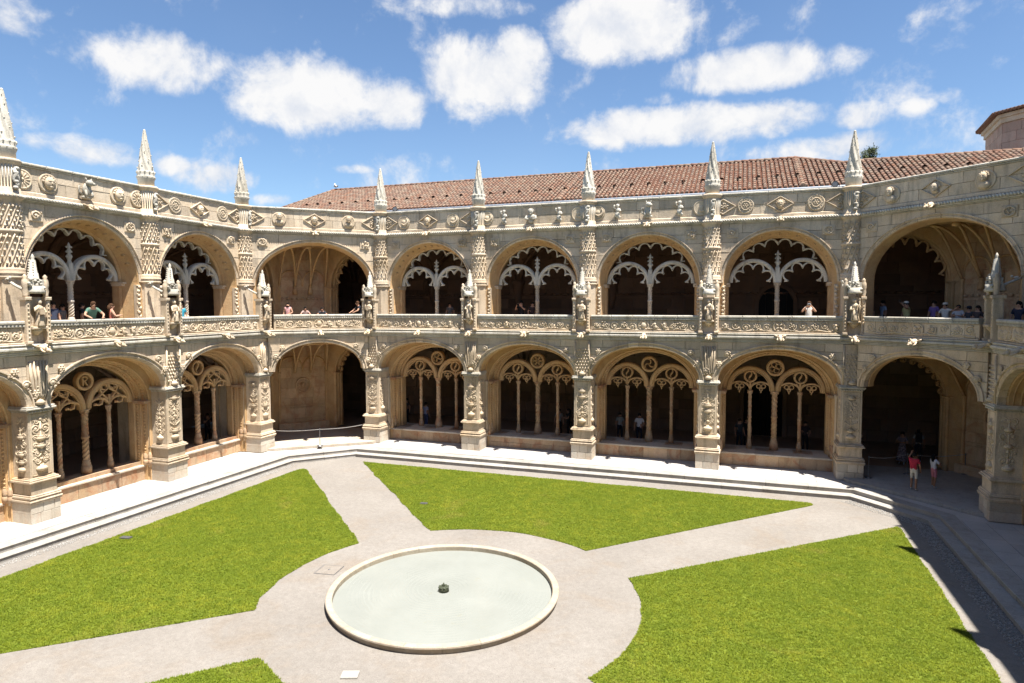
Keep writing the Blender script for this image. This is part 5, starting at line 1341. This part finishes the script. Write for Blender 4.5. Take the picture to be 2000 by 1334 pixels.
for k in range(8):
    a, b2 = oc2[k], oc2[(k+1) % 8]; n = 22
    bi = len(mb.v); mb.v += [(*a, 21.22), (*b2, 21.22), (*TC, 23.0)]; mb.face((bi, bi+1, bi+2))
    for j in range(n):
        t_ = (j+.5)/n; x, y = a[0]+(b2[0]-a[0])*t_, a[1]+(b2[1]-a[1])*t_; e = .9 if .15 < t_ < .85 else .35
        mb.tube([(x, y, 21.28), (x+(TC[0]-x)*e, y+(TC[1]-y)*e, 21.28+1.72*e)], [.11, .05], 6)
obj('roof', mb.mesh('roof', 'tile'), tw)
tr_ = thing('conifer_tree', 'top of a dark conifer showing above the tiled roof', 'tree', (31.75, 40, ZG))
mb = MB(); mb.tube([(0, 0, 0), (.1, 0, 8), (0, .1, 16), (.05, 0, 22.6)], [.4, .32, .2, .05], 8)
lm = MB(); r_ = random.Random(21)
for k in range(120):
    z = r_.uniform(14, 23.3); t_ = (23.6-z)/12.6; a = r_.uniform(0, 6.28); L = (.45+1.25*min(1, t_*2.2))*r_.uniform(.6, 1.1)
    tip = (L*math.cos(a), L*math.sin(a), z+.35*L); mb.tube([(0, 0, z-.3), tip], [.05, .015], 4)
    for q in range(90):
        s_ = r_.uniform(.25, 1.05); c = Vector((tip[0]*s_, tip[1]*s_, z-.3+(tip[2]-z+.3)*s_))+Vector((r_.gauss(0, .17), r_.gauss(0, .17), r_.gauss(0, .16)))
        d = Vector((r_.gauss(0, 1), r_.gauss(0, 1), r_.gauss(.6, 1))).normalized()*r_.uniform(.14, .28); e = d.orthogonal().normalized()*.05
        bi = len(lm.v); lm.v += [tuple(c-e), tuple(c+e), tuple(c+d)]; lm.face((bi, bi+1, bi+2))
obj('trunk', mb.mesh('trunk', 'bark'), tr_); obj('crown', lm.mesh('crown', 'leaf'), tr_)

# ------------------------------------------------------------------ small fittings
def spot(x, y, z, rz, label):
    t_ = thing('floodlight', label, 'floodlight', (x, y, z), rz, group=None)
    mb = MB(); mb.tube([(0, -.16, .2), (0, .12, .2)], [.15, .10], 12); obj('lamp_housing', mb.mesh('lamp_housing', 'black'), t_)
    mb = MB(); mb.tube([(-.16, 0, .2), (-.16, 0, .0), (.16, 0, .0), (.16, 0, .2)], .02, 5); obj('bracket', mb.mesh('bracket', 'black'), t_)
    mb = MB(); mb.tube([(0, -.17, .2), (0, -.163, .2)], .12, 12); obj('lens', mb.mesh('lens', 'metal'), t_)
spot(.75, 1.75, 13.36, .3, 'small black floodlight beside the pinnacle at the left end of the back parapet')
spot(24.1, 1.75, 13.36, -.2, 'small black floodlight beside the pinnacle at the right end of the back parapet')
bd = thing('seagull', 'small white gull perched on the left end of the roof ridge', 'bird', (-9.0, 10, rz_at(10)+.1), .9)
mb = MB(); mb.tube([(0, -.30, .16), (0, -.12, .18), (0, .02, .2), (0, .16, .27), (0, .20, .36), (0, .25, .40), (0, .31, .39)], [.02, .08, .11, .09, .055, .055, .015], 8); obj('body', mb.mesh('body', 'bird'), bd)
mb = MB(); mb.blob((.1, -.08, .2), (.03, .22, .08), 6, 4); mb.blob((-.1, -.08, .2), (.03, .22, .08), 6, 4); obj('wings', mb.mesh('wings', 'metal'), bd)
def barrier(label, pts, base_z, group):
    t_ = thing('rope_barrier', label, 'barrier', (0, 0, 0), 0)
    for k, (x, y) in enumerate(pts):
        mb = MB(); mb.lathe([(.17, base_z), (.17, base_z+.02), (.03, base_z+.05), (.018, base_z+.08), (.018, base_z+.92), (.03, base_z+.93), (.03, base_z+.97), (.005, base_z+.98)], 12, x, y); obj('post', mb.mesh('post', 'metal'), t_)
    for (x0, y0), (x1, y1) in zip(pts, pts[1:]):
        mb = MB(); mb.tube([(x0+(x1-x0)*u, y0+(y1-y0)*u, base_z+.93-.10*math.sin(math.pi*u)) for u in np.linspace(0, 1, 11)], .012, 5); obj('rope', mb.mesh('rope', 'pebble'), t_)
barrier('grey post and sagging rope across the sunlit corner bay', [(-5.3, -3.3), ground_pt(625, 871, .12), (-.25, .75)], .12, None)
barrier('dark post and rope across the shaded right corner bay', [(25.6, .35), (27.4, 1.6), (29.9, 2.4)], .12, None)

# ------------------------------------------------------------------ people
def pmat(c):
    k = ('pm', tuple(round(x, 3) for x in c))
    if k not in CACHE: CACHE[k] = plain('cloth', c, .85, .15, nscale=25, c2=tuple(x*.8 for x in c))
    return CACHE[k]
SKIN = [(.50, .29, .20), (.36, .19, .115), (.56, .35, .26)]
HAIR = dict(dark=(.018, .013, .010), brown=(.07, .035, .018), grey=(.28, .27, .26), black=(.01, .009, .008))
POSES = {  # elbow, wrist for right (+x) and left arm; figure looks towards -y
    'down': (((.25, .03, 1.13), (.25, -.06, .90)), ((-.25, .03, 1.13), (-.25, -.06, .90))),
    'camera': (((.30, -.14, 1.22), (.10, -.33, 1.50)), ((-.30, -.14, 1.22), (-.08, -.33, 1.50))),
    'phone': (((.27, -.10, 1.15), (.10, -.32, 1.20)), ((-.27, -.10, 1.15), (-.06, -.32, 1.20))),
    'lean': (((.33, -.24, 1.17), (.24, -.46, 1.08)), ((-.33, -.24, 1.17), (-.22, -.46, 1.08))),
    'raise': (((.30, -.28, 1.42), (.26, -.48, 1.62)), ((-.25, .03, 1.13), (-.22, -.10, .92))),
    'reach': (((.42, -.12, 1.36), (.62, -.24, 1.52)), ((-.28, -.06, 1.14), (-.16, -.26, 1.10))),
    'bag': (((.26, .0, 1.14), (.12, -.22, 1.05)), ((-.25, .03, 1.13), (-.25, -.06, .90)))}
def person(label, pos, rz, h=1.70, pose='down', top=(.3, .3, .3), bottom=(.05, .06, .09), hair='dark', long=False, skin=0, hat=None, shorts=False, dress=None, lean=0., stride=.05, bag=None, sleeves='short', shoes=(.6, .6, .58), group=None):
    k = h/1.70
    t_ = thing('person', label, 'person', pos, rz, None, group)
    bend = lambda p: (p[0], p[1]-max(0, p[2]-.95)*math.sin(lean), p[2]-max(0, p[2]-.95)*(1-math.cos(lean)))
    J = dict(pel=(0, 0, .95), sp=(0, .01, 1.12), ch=(0, .015, 1.32), nk=(0, .01, 1.46), hb=(0, -.005, 1.55), ht=(0, -.005, 1.64))
    for e, n in ((1, 'r'), (-1, 'l')):
        J['sh'+n] = (e*.165, .015, 1.40); J['hip'+n] = (e*.09, 0, .88); J['kn'+n] = (e*.10, -.02-e*stride*.5, .50); J['an'+n] = (e*.105, .02-e*stride, .085); J['to'+n] = (e*.12, -.15-e*stride, .035)
        el, wr = POSES[pose][0 if e > 0 else 1]; J['el'+n] = el; J['wr'+n] = wr
        d = (Vector(wr)-Vector(el)).normalized()*.07; J['ha'+n] = tuple(Vector(wr)+d)
    names = list(J); co = [tuple(v*k for v in bend(J[n])) for n in names]; ix = {n: i for i, n in enumerate(names)}
    E = [('pel', 'sp'), ('sp', 'ch'), ('ch', 'nk'), ('nk', 'hb'), ('hb', 'ht')]
    for n in 'rl': E += [('ch', 'sh'+n), ('sh'+n, 'el'+n), ('el'+n, 'wr'+n), ('wr'+n, 'ha'+n), ('pel', 'hip'+n), ('hip'+n, 'kn'+n), ('kn'+n, 'an'+n), ('an'+n, 'to'+n)]
    rad = dict(pel=(.155, .115), sp=(.135, .10), ch=(.165, .115), nk=(.06, .06), hb=(.085, .095), ht=(.075, .085), sh=(.068, .068), el=(.043, .043), wr=(.030, .030), ha=(.034, .022), hip=(.088, .088), kn=(.058, .058), an=(.040, .042), to=(.042, .030))
    me = bpy.data.meshes.new('body'); me.from_pydata(co, [(ix[a], ix[b]) for a, b in E], []); o = bpy.data.objects.new('body', me); COL.objects.link(o)
    md = o.modifiers.new('skin', 'SKIN'); md.use_smooth_shade = True
    for i, n in enumerate(names):
        rk = rad.get(n) or rad[n[:-1]]; sv = me.skin_vertices[0].data[i]; sv.radius = (rk[0]*k, rk[1]*k); sv.use_root = (n == 'pel')
    ss = o.modifiers.new('sub', 'SUBSURF'); ss.levels = 1; ss.render_levels = 1
    dg = bpy.context.evaluated_depsgraph_get(); nm = bpy.data.meshes.new_from_object(o.evaluated_get(dg)); bpy.data.objects.remove(o); bpy.data.meshes.remove(me)
    nm.name = 'body'
    mats = [pmat(SKIN[skin]), pmat(top), pmat(bottom), pmat(shoes)]
    nm.materials.clear(); [nm.materials.append(q) for q in mats]
    segs = [(np.array(co[ix[a]]), np.array(co[ix[b]]), a, b) for a, b in E]
    cen = np.empty(len(nm.polygons)*3); nm.polygons.foreach_get('center', cen); cen = cen.reshape(-1, 3); mi = []
    for c in cen:
        best_, bd_ = None, 9
        for a, b, na, nb in segs:
            ab = b-a; tt = min(1, max(0, np.dot(c-a, ab)/np.dot(ab, ab))); d = np.linalg.norm(c-a-ab*tt)
            if d < bd_: bd_ = d; best_ = (na, nb, tt)
        na, nb, tt = best_
        if nb[:2] == 'to' or (nb[:2] == 'an' and tt > .92): q = 3
        elif nb[:2] == 'kn': q = 2 if not (shorts and tt > .85) else 0
        elif nb[:2] == 'an': q = 0 if shorts or dress else 2
        elif nb[:3] == 'hip' or (na == 'pel' and tt < .35): q = 2
        elif na in ('pel', 'sp') or nb[:2] == 'sh': q = 1
        elif nb == 'nk': q = 1 if tt < .7 else 0
        elif nb[:2] == 'el': q = 1 if (sleeves != 'none' and (tt < .6 or sleeves == 'long')) else 0
        elif nb[:2] == 'wr': q = 1 if sleeves == 'long' and tt < .9 else 0
        else: q = 0
        mi.append(q)
    nm.polygons.foreach_set('material_index', mi)
    bo = obj('body', nm, t_)
    # fingers, nose and ears as fine detail on the body
    f = MB(); hc = Vector(co[ix['hb']]).lerp(Vector(co[ix['ht']]), .45)
    f.blob((hc.x, hc.y-.098*k, hc.z-.015), (.014*k, .018*k, .026*k), 6, 4)
    for e in (-1, 1): f.blob((hc.x+e*.083*k, hc.y+.005, hc.z-.01), (.012*k, .02*k, .03*k), 6, 4)
    for n, e in (('r', 1), ('l', -1)):
        w_, h_ = Vector(co[ix['wr'+n]]), Vector(co[ix['ha'+n]]); d = (h_-w_).normalized(); side = d.cross(Vector((0, 0, 1))); side = side.normalized() if side.length > .1 else Vector((0, 1, 0)); nrm = side.cross(d)
        for q in range(4):
            p0 = h_+side*(q-1.5)*.017*k; L = (.06, .07, .066, .05)[q]*k; f.tube([p0, p0+d*L*.55-nrm*.006, p0+d*L*.9-nrm*.03*k], [.009*k, .008*k, .006*k], 5)
        p0 = w_+d*.03*k+side*-.02*k*e; f.tube([p0, p0-side*.03*k*e+d*.03*k, p0-side*.03*k*e+d*.06*k-nrm*.01], [.01*k, .009*k, .007*k], 5)
    obj('hands_and_face', f.mesh('hands_and_face', mats[0]), t_)
    m2 = MB(); hm = pmat(HAIR[hair])
    m2.blob((hc.x, hc.y+.018*k, hc.z+.035*k), (.098*k, .108*k, .105*k), 12, 8)
    if long: m2.tube([(hc.x, hc.y+.06*k, hc.z+.04*k), (hc.x, hc.y+.09*k, hc.z-.1*k), (hc.x, hc.y+.09*k, hc.z-.26*k)], [.09*k, .095*k, .05*k], 8)
    v_ = [p for p in m2.v]; m2.v = [(p[0], max(p[1], hc.y-.062*k) if p[2] < hc.z+.05*k else p[1], p[2]) for p in v_]
    obj('hair', m2.mesh('hair', hm), t_)
    m2 = MB()
    for e in (-1, 1): m2.blob((hc.x+e*.032*k, hc.y-.088*k, hc.z+.02*k), (.012*k, .006*k, .007*k), 6, 3)
    obj('eyes', m2.mesh('eyes', pmat((.02, .015, .012))), t_)
    m2 = MB(); m2.blob((hc.x, hc.y-.088*k, hc.z-.058*k), (.022*k, .008*k, .006*k), 6, 3); obj('mouth', m2.mesh('mouth', pmat((.35, .12, .10))), t_)
    if hat:
        m2 = MB()
        m2.lathe([(.17*k if hat[1] else .105*k, hc.z+.055*k), (.105*k, hc.z+.065*k), (.10*k, hc.z+.13*k), (.05*k, hc.z+.155*k), (.0, hc.z+.16*k)], 14, hc.x, hc.y+.005)
        if not hat[1]: m2.box(hc.x-.07*k, hc.x+.07*k, hc.y-.19*k, hc.y-.08*k, hc.z+.055*k, hc.z+.07*k)
        obj('hat', m2.mesh('hat', pmat(hat[0])), t_)
    if dress:
        m2 = MB(); rows = []
        for i, (z, r) in enumerate(((1.08, .145), (.95, .175), (.75, .20), (.5, .235), (dress[1], .27))):
            rows.append([((r+.012*math.cos(j*2.1+i))*k*math.cos(2*math.pi*j/18), (r*.85+.012*math.sin(j*3+i))*k*math.sin(2*math.pi*j/18), z*k) for j in range(18)])
        m2.grid(rows, cu=True); obj('skirt', m2.mesh('skirt', dress[0]), t_)
    if bag:
        b_ = thing(*bag[:3], to_world(pos, rz, bag[3]), rz); m2 = MB(); m2.box(-.15*k, .15*k, -.08, .08, -.2, .2, .03); m2.blob((0, 0, .2), (.14, .075, .08), 8, 4); obj('pack', m2.mesh('pack', pmat(bag[4])), b_)
        m2 = MB(); [m2.tube([(e*.1, -.08, .18), (e*.12, -.2, .26), (e*.13, -.33, .16), (e*.12, -.34, -.1), (e*.1, -.1, -.18)], .02, 5) for e in (-1, 1)]; obj('strap', m2.mesh('strap', pmat(bag[4])), b_)
    return t_
def gadget(name, label, cat, base, rz, off, dims, c):
    p = to_world(base, rz, off); g = thing(name, label, cat, p, rz); m2 = MB(); m2.box(-dims[0], dims[0], -dims[1], dims[1], -dims[2], dims[2], min(dims)*.4); obj('casing', m2.mesh('casing', pmat(c)), g)
    m2 = MB(); m2.tube([(0, -dims[1]-.002, 0), (0, -dims[1]-(.05 if name == 'camera' else .004), 0)], min(dims[0], dims[2])*(.6 if name == 'camera' else .3), 10); obj('lens', m2.mesh('lens', pmat((.01, .01, .012))), g)
def ray_plane(px, py, n, c):   # where the photo's sight line meets a vertical plane n.x*x+n.y*y=c
    d = pix_dir(px, py); t_ = (c-n[0]*CAM[0]-n[1]*CAM[1])/(n[0]*d.x+n[1]*d.y); return (CAM[0]+d.x*t_, CAM[1]+d.y*t_, CAM[2]+d.z*t_)
UF = LG+.002
def upB(px, y=.85): x, y, _ = ray_plane(px, 605, (0, 1), y); return (x, y, UF)
def upL(px, x=-5.1): x, y, _ = ray_plane(px, 605, (1, 0), x); return (x, y, UF)
FACE = 0
wht, blk = (.72, .71, .69), (.02, .02, .022)
# left gallery
person('man in a green t-shirt leaning on the balustrade of the left gallery', upL(178, -4.95), R(70), 1.78, 'lean', (.10, .19, .145), (.06, .06, .08), 'brown', lean=.42)
person('woman in a coral top with teal strap beside the leaning man', upL(218, -5.1), R(150), 1.64, 'phone', (.62, .20, .14), (.05, .25, .28), 'brown', True, sleeves='none')
for i, (px, xx, h, c, lab) in enumerate(((104, -6.6, 1.72, (.06, .07, .11), 'person in dark blue deep in the left gallery, nearest the left column'), (122, -7.0, 1.62, (.20, .19, .19), 'person in a grey top standing behind the dark blue figure in the left gallery'),
        (140, -7.4, 1.75, (.035, .033, .032), 'person in black in the shadow left of the twisted gallery column'), (160, -7.0, 1.66, (.03, .03, .035), 'person in black in the shadow between the twisted column and the leaning man'))):
    person(lab, upL(px, xx), R(90+20*i), h, 'down', c, (.03, .03, .035), 'dark')
person('person in a bright blue shirt beside the twisted column of the second left bay', upL(354, -6.3), R(60), 1.66, 'down', (.04, .30, .42), (.05, .05, .07), 'dark')
# corner gallery
person('woman in a pink top standing at the left of the sunlit upper corner bay', (-4.35, -1.65, UF), R(20), 1.68, 'bag', (.60, .34, .34), (.2, .2, .25), 'dark', True, sleeves='none')
person('long-haired person at the balustrade, left of the two heads in the upper corner bay', (-3.55, -1.15, UF), R(40), 1.45, 'lean', (.4, .28, .25), (.1, .1, .12), 'black', True, lean=.2)
person('dark-haired person at the balustrade, right of the two heads in the upper corner bay', (-2.85, -.55, UF), R(40), 1.42, 'lean', (.05, .05, .06), (.1, .1, .12), 'black', True, lean=.2)
person('man in a black t-shirt leaning on the balustrade before the dark corner arch', (-1.1, .75, UF), R(-35), 1.78, 'lean', (.025, .027, .035), (.08, .08, .1), 'brown', lean=.28)
# back gallery
person('dim figure behind the left jamb of the first back gallery bay', upB(784, 3.2), R(0), 1.68, 'down', (.12, .10, .10), (.03, .03, .04), 'dark')
person('dim figure behind the right light of the first back gallery bay', upB(879, 3.4), R(10), 1.66, 'down', (.12, .11, .11), (.03, .03, .04), 'dark')
p = upB(1018, 2.75); person('man in a black t-shirt photographing from the second back gallery bay', p, R(-10), 1.74, 'camera', blk, (.03, .03, .04), 'dark', sleeves='short')
gadget('camera', 'dark camera held by the man in the second back gallery bay', 'camera', p, R(-10), (0, -.40, 1.56), (.06, .03, .04), (.02, .02, .02))
person('person in a dark top beside the column of the second back gallery bay', upB(1040, 3.0), R(20), 1.70, 'down', (.05, .035, .035), (.03, .03, .04), 'dark')
p = upB(1580, .80); person('woman in a white dress photographing from the fourth back gallery bay', p, R(-5), 1.68, 'camera', (.72, .68, .62), (.72, .68, .62), 'brown', True, sleeves='none')
gadget('camera', 'grey camera held up by the woman in white', 'camera', p, R(-5), (0, -.40, 1.56), (.065, .03, .045), (.3, .3, .32))
# right corner, upper
def cR(px, u): d = pix_dir(px, 605); t_ = u/math.hypot(d.x, d.y); return (CAM[0]+d.x*t_, CAM[1]+d.y*t_, UF)
person('dark figure by the niche post at the left of the shaded upper corner', cR(1697, 36.5), R(-40), 1.66, 'down', (.05, .045, .05), (.04, .04, .05), 'dark')
person('person in a pale blue shirt walking in the shaded upper corner', cR(1724, 36.0), R(-70), 1.72, 'down', (.42, .50, .66), (.05, .06, .1), 'dark')
p = cR(1770, 34.5); person('woman in a yellow top and white cap raising an arm in the shaded upper corner', p, R(-60), 1.66, 'raise', (.62, .55, .25), (.1, .1, .12), 'dark', hat=((.75, .72, .66), False))
gadget('phone', 'small phone in the raised hand of the woman in yellow', 'phone', p, R(-60), (.25, -.56, 1.70), (.035, .006, .065), (.03, .03, .03))
person('person in a purple shirt in the shaded upper corner', cR(1824, 34.5), R(-50), 1.70, 'down', (.20, .13, .36), (.04, .04, .06), 'dark')
person('person in a white sun hat spreading both arms in the shaded upper corner', cR(1846, 33.6), R(-40), 1.60, 'reach', (.62, .60, .56), (.1, .1, .12), 'dark', hat=((.62, .58, .50), True))
person('person in a white top with bowed head beside the sun hat', cR(1872, 33.3), R(-30), 1.52, 'phone', (.55, .55, .57), (.1, .1, .12), 'black')
person('person wearing a dark cap at the balustrade, first of three dark heads', cR(1893, 32.6), R(-60), 1.46, 'down', (.06, .06, .07), (.05, .05, .06), 'black', hat=((.04, .04, .05), False))
person('person with loose dark hair at the balustrade, middle of three dark heads', cR(1910, 32.0), R(-55), 1.50, 'down', (.08, .06, .06), (.05, .05, .06), 'black', True)
person('person in black at the balustrade left of the plain niche post', cR(1927, 31.5), R(-60), 1.47, 'down', (.03, .03, .035), (.05, .05, .06), 'black', hat=((.07, .07, .08), True))
person('person in dark blue at the far right behind the niche post', cR(1990, 29.5), R(-40), 1.66, 'down', (.03, .035, .06), (.04, .04, .05), 'black', True)
# ground floor
LF = .062
def lowB(px, y): x, y, _ = ray_plane(px, 800, (0, 1), y); return (x, y, LF)
person('person in a lavender shirt seen between the columns of the first lower bay', lowB(832, 4.2), R(160), 1.72, 'down', (.42, .42, .58), (.10, .11, .2), 'dark')
person('dim figure left of the first column in the first lower bay', lowB(794, 5.5), R(0), 1.7, 'down', (.05, .05, .06), (.02, .02, .03), 'dark')
person('person with a grey top beside the right column of the second lower bay', lowB(1092, 4.6), R(20), 1.70, 'down', (.30, .30, .30), (.02, .02, .025), 'dark')
person('person in black next to the grey top in the second lower bay', lowB(1110, 4.8), R(-60), 1.72, 'phone', (.04, .04, .045), (.02, .02, .025), 'dark', True)
person('person in a pale vest behind the first column of the third lower bay', lowB(1211, 4.6), R(30), 1.66, 'bag', (.34, .36, .36), (.03, .03, .04), 'dark')
person('man in a white t-shirt and dark trousers in the third lower bay', lowB(1249, 4.0), R(5), 1.78, 'bag', (.74, .72, .78), (.03, .03, .045), 'dark')
person('left one of two dark figures in the fourth lower bay', lowB(1445, 4.4), R(30), 1.74, 'down', (.06, .07, .08), (.03, .035, .045), 'dark')
person('right one of two dark figures in the fourth lower bay', lowB(1459, 4.9), R(-20), 1.72, 'down', (.03, .03, .03), (.02, .02, .025), 'dark')
person('dark figure with a pale bag behind the right column of the fourth lower bay', lowB(1574, 4.8), R(10), 1.70, 'bag', (.07, .045, .045), (.03, .025, .025), 'dark')
x, y, _ = ray_plane(405, 820, (1, 0), -8.6); person('dark figure between the columns of the second left lower bay', (x, y, LF), R(80), 1.72, 'camera', (.06, .055, .055), (.02, .02, .025), 'dark')
# the group in the shaded lower corner
x, y = ground_pt(1784, 958, .12); person('child in a red t-shirt and cream shorts raising an arm in the shaded lower corner', (x, y, .122), R(150), 1.60, 'raise', (.42, .03, .055), (.66, .60, .50), 'black', shorts=True, skin=1)
x, y = ground_pt(1823, 953, .12); person('girl in a white and navy top and pink shorts in the shaded lower corner', (x, y, .122), R(120), 1.46, 'phone', (.62, .60, .62), (.62, .22, .26), 'black', True, shorts=True, skin=1)
x, y = ground_pt(1761, 906, .12); fl = plain('floral_cloth', (.34, .27, .27), .85, nscale=16, c2=(.06, .045, .06))
person('woman in a long floral dress standing in the doorway of the shaded lower corner', (x, y, .122), R(-20), 1.58, 'phone', (.2, .16, .17), (.2, .16, .17), 'black', True, dress=(fl, .18), skin=1)
x, y = ground_pt(1784, 905, .12); person('person in a pale top behind the floral dress', (x+.25, y+.3, .122), R(170), 1.62, 'down', (.42, .42, .42), (.03, .03, .035), 'black', skin=1,
       bag=('backpack', 'small black backpack worn by the person behind the floral dress', 'backpack', (0, .22, 1.25), (.02, .02, .022)))
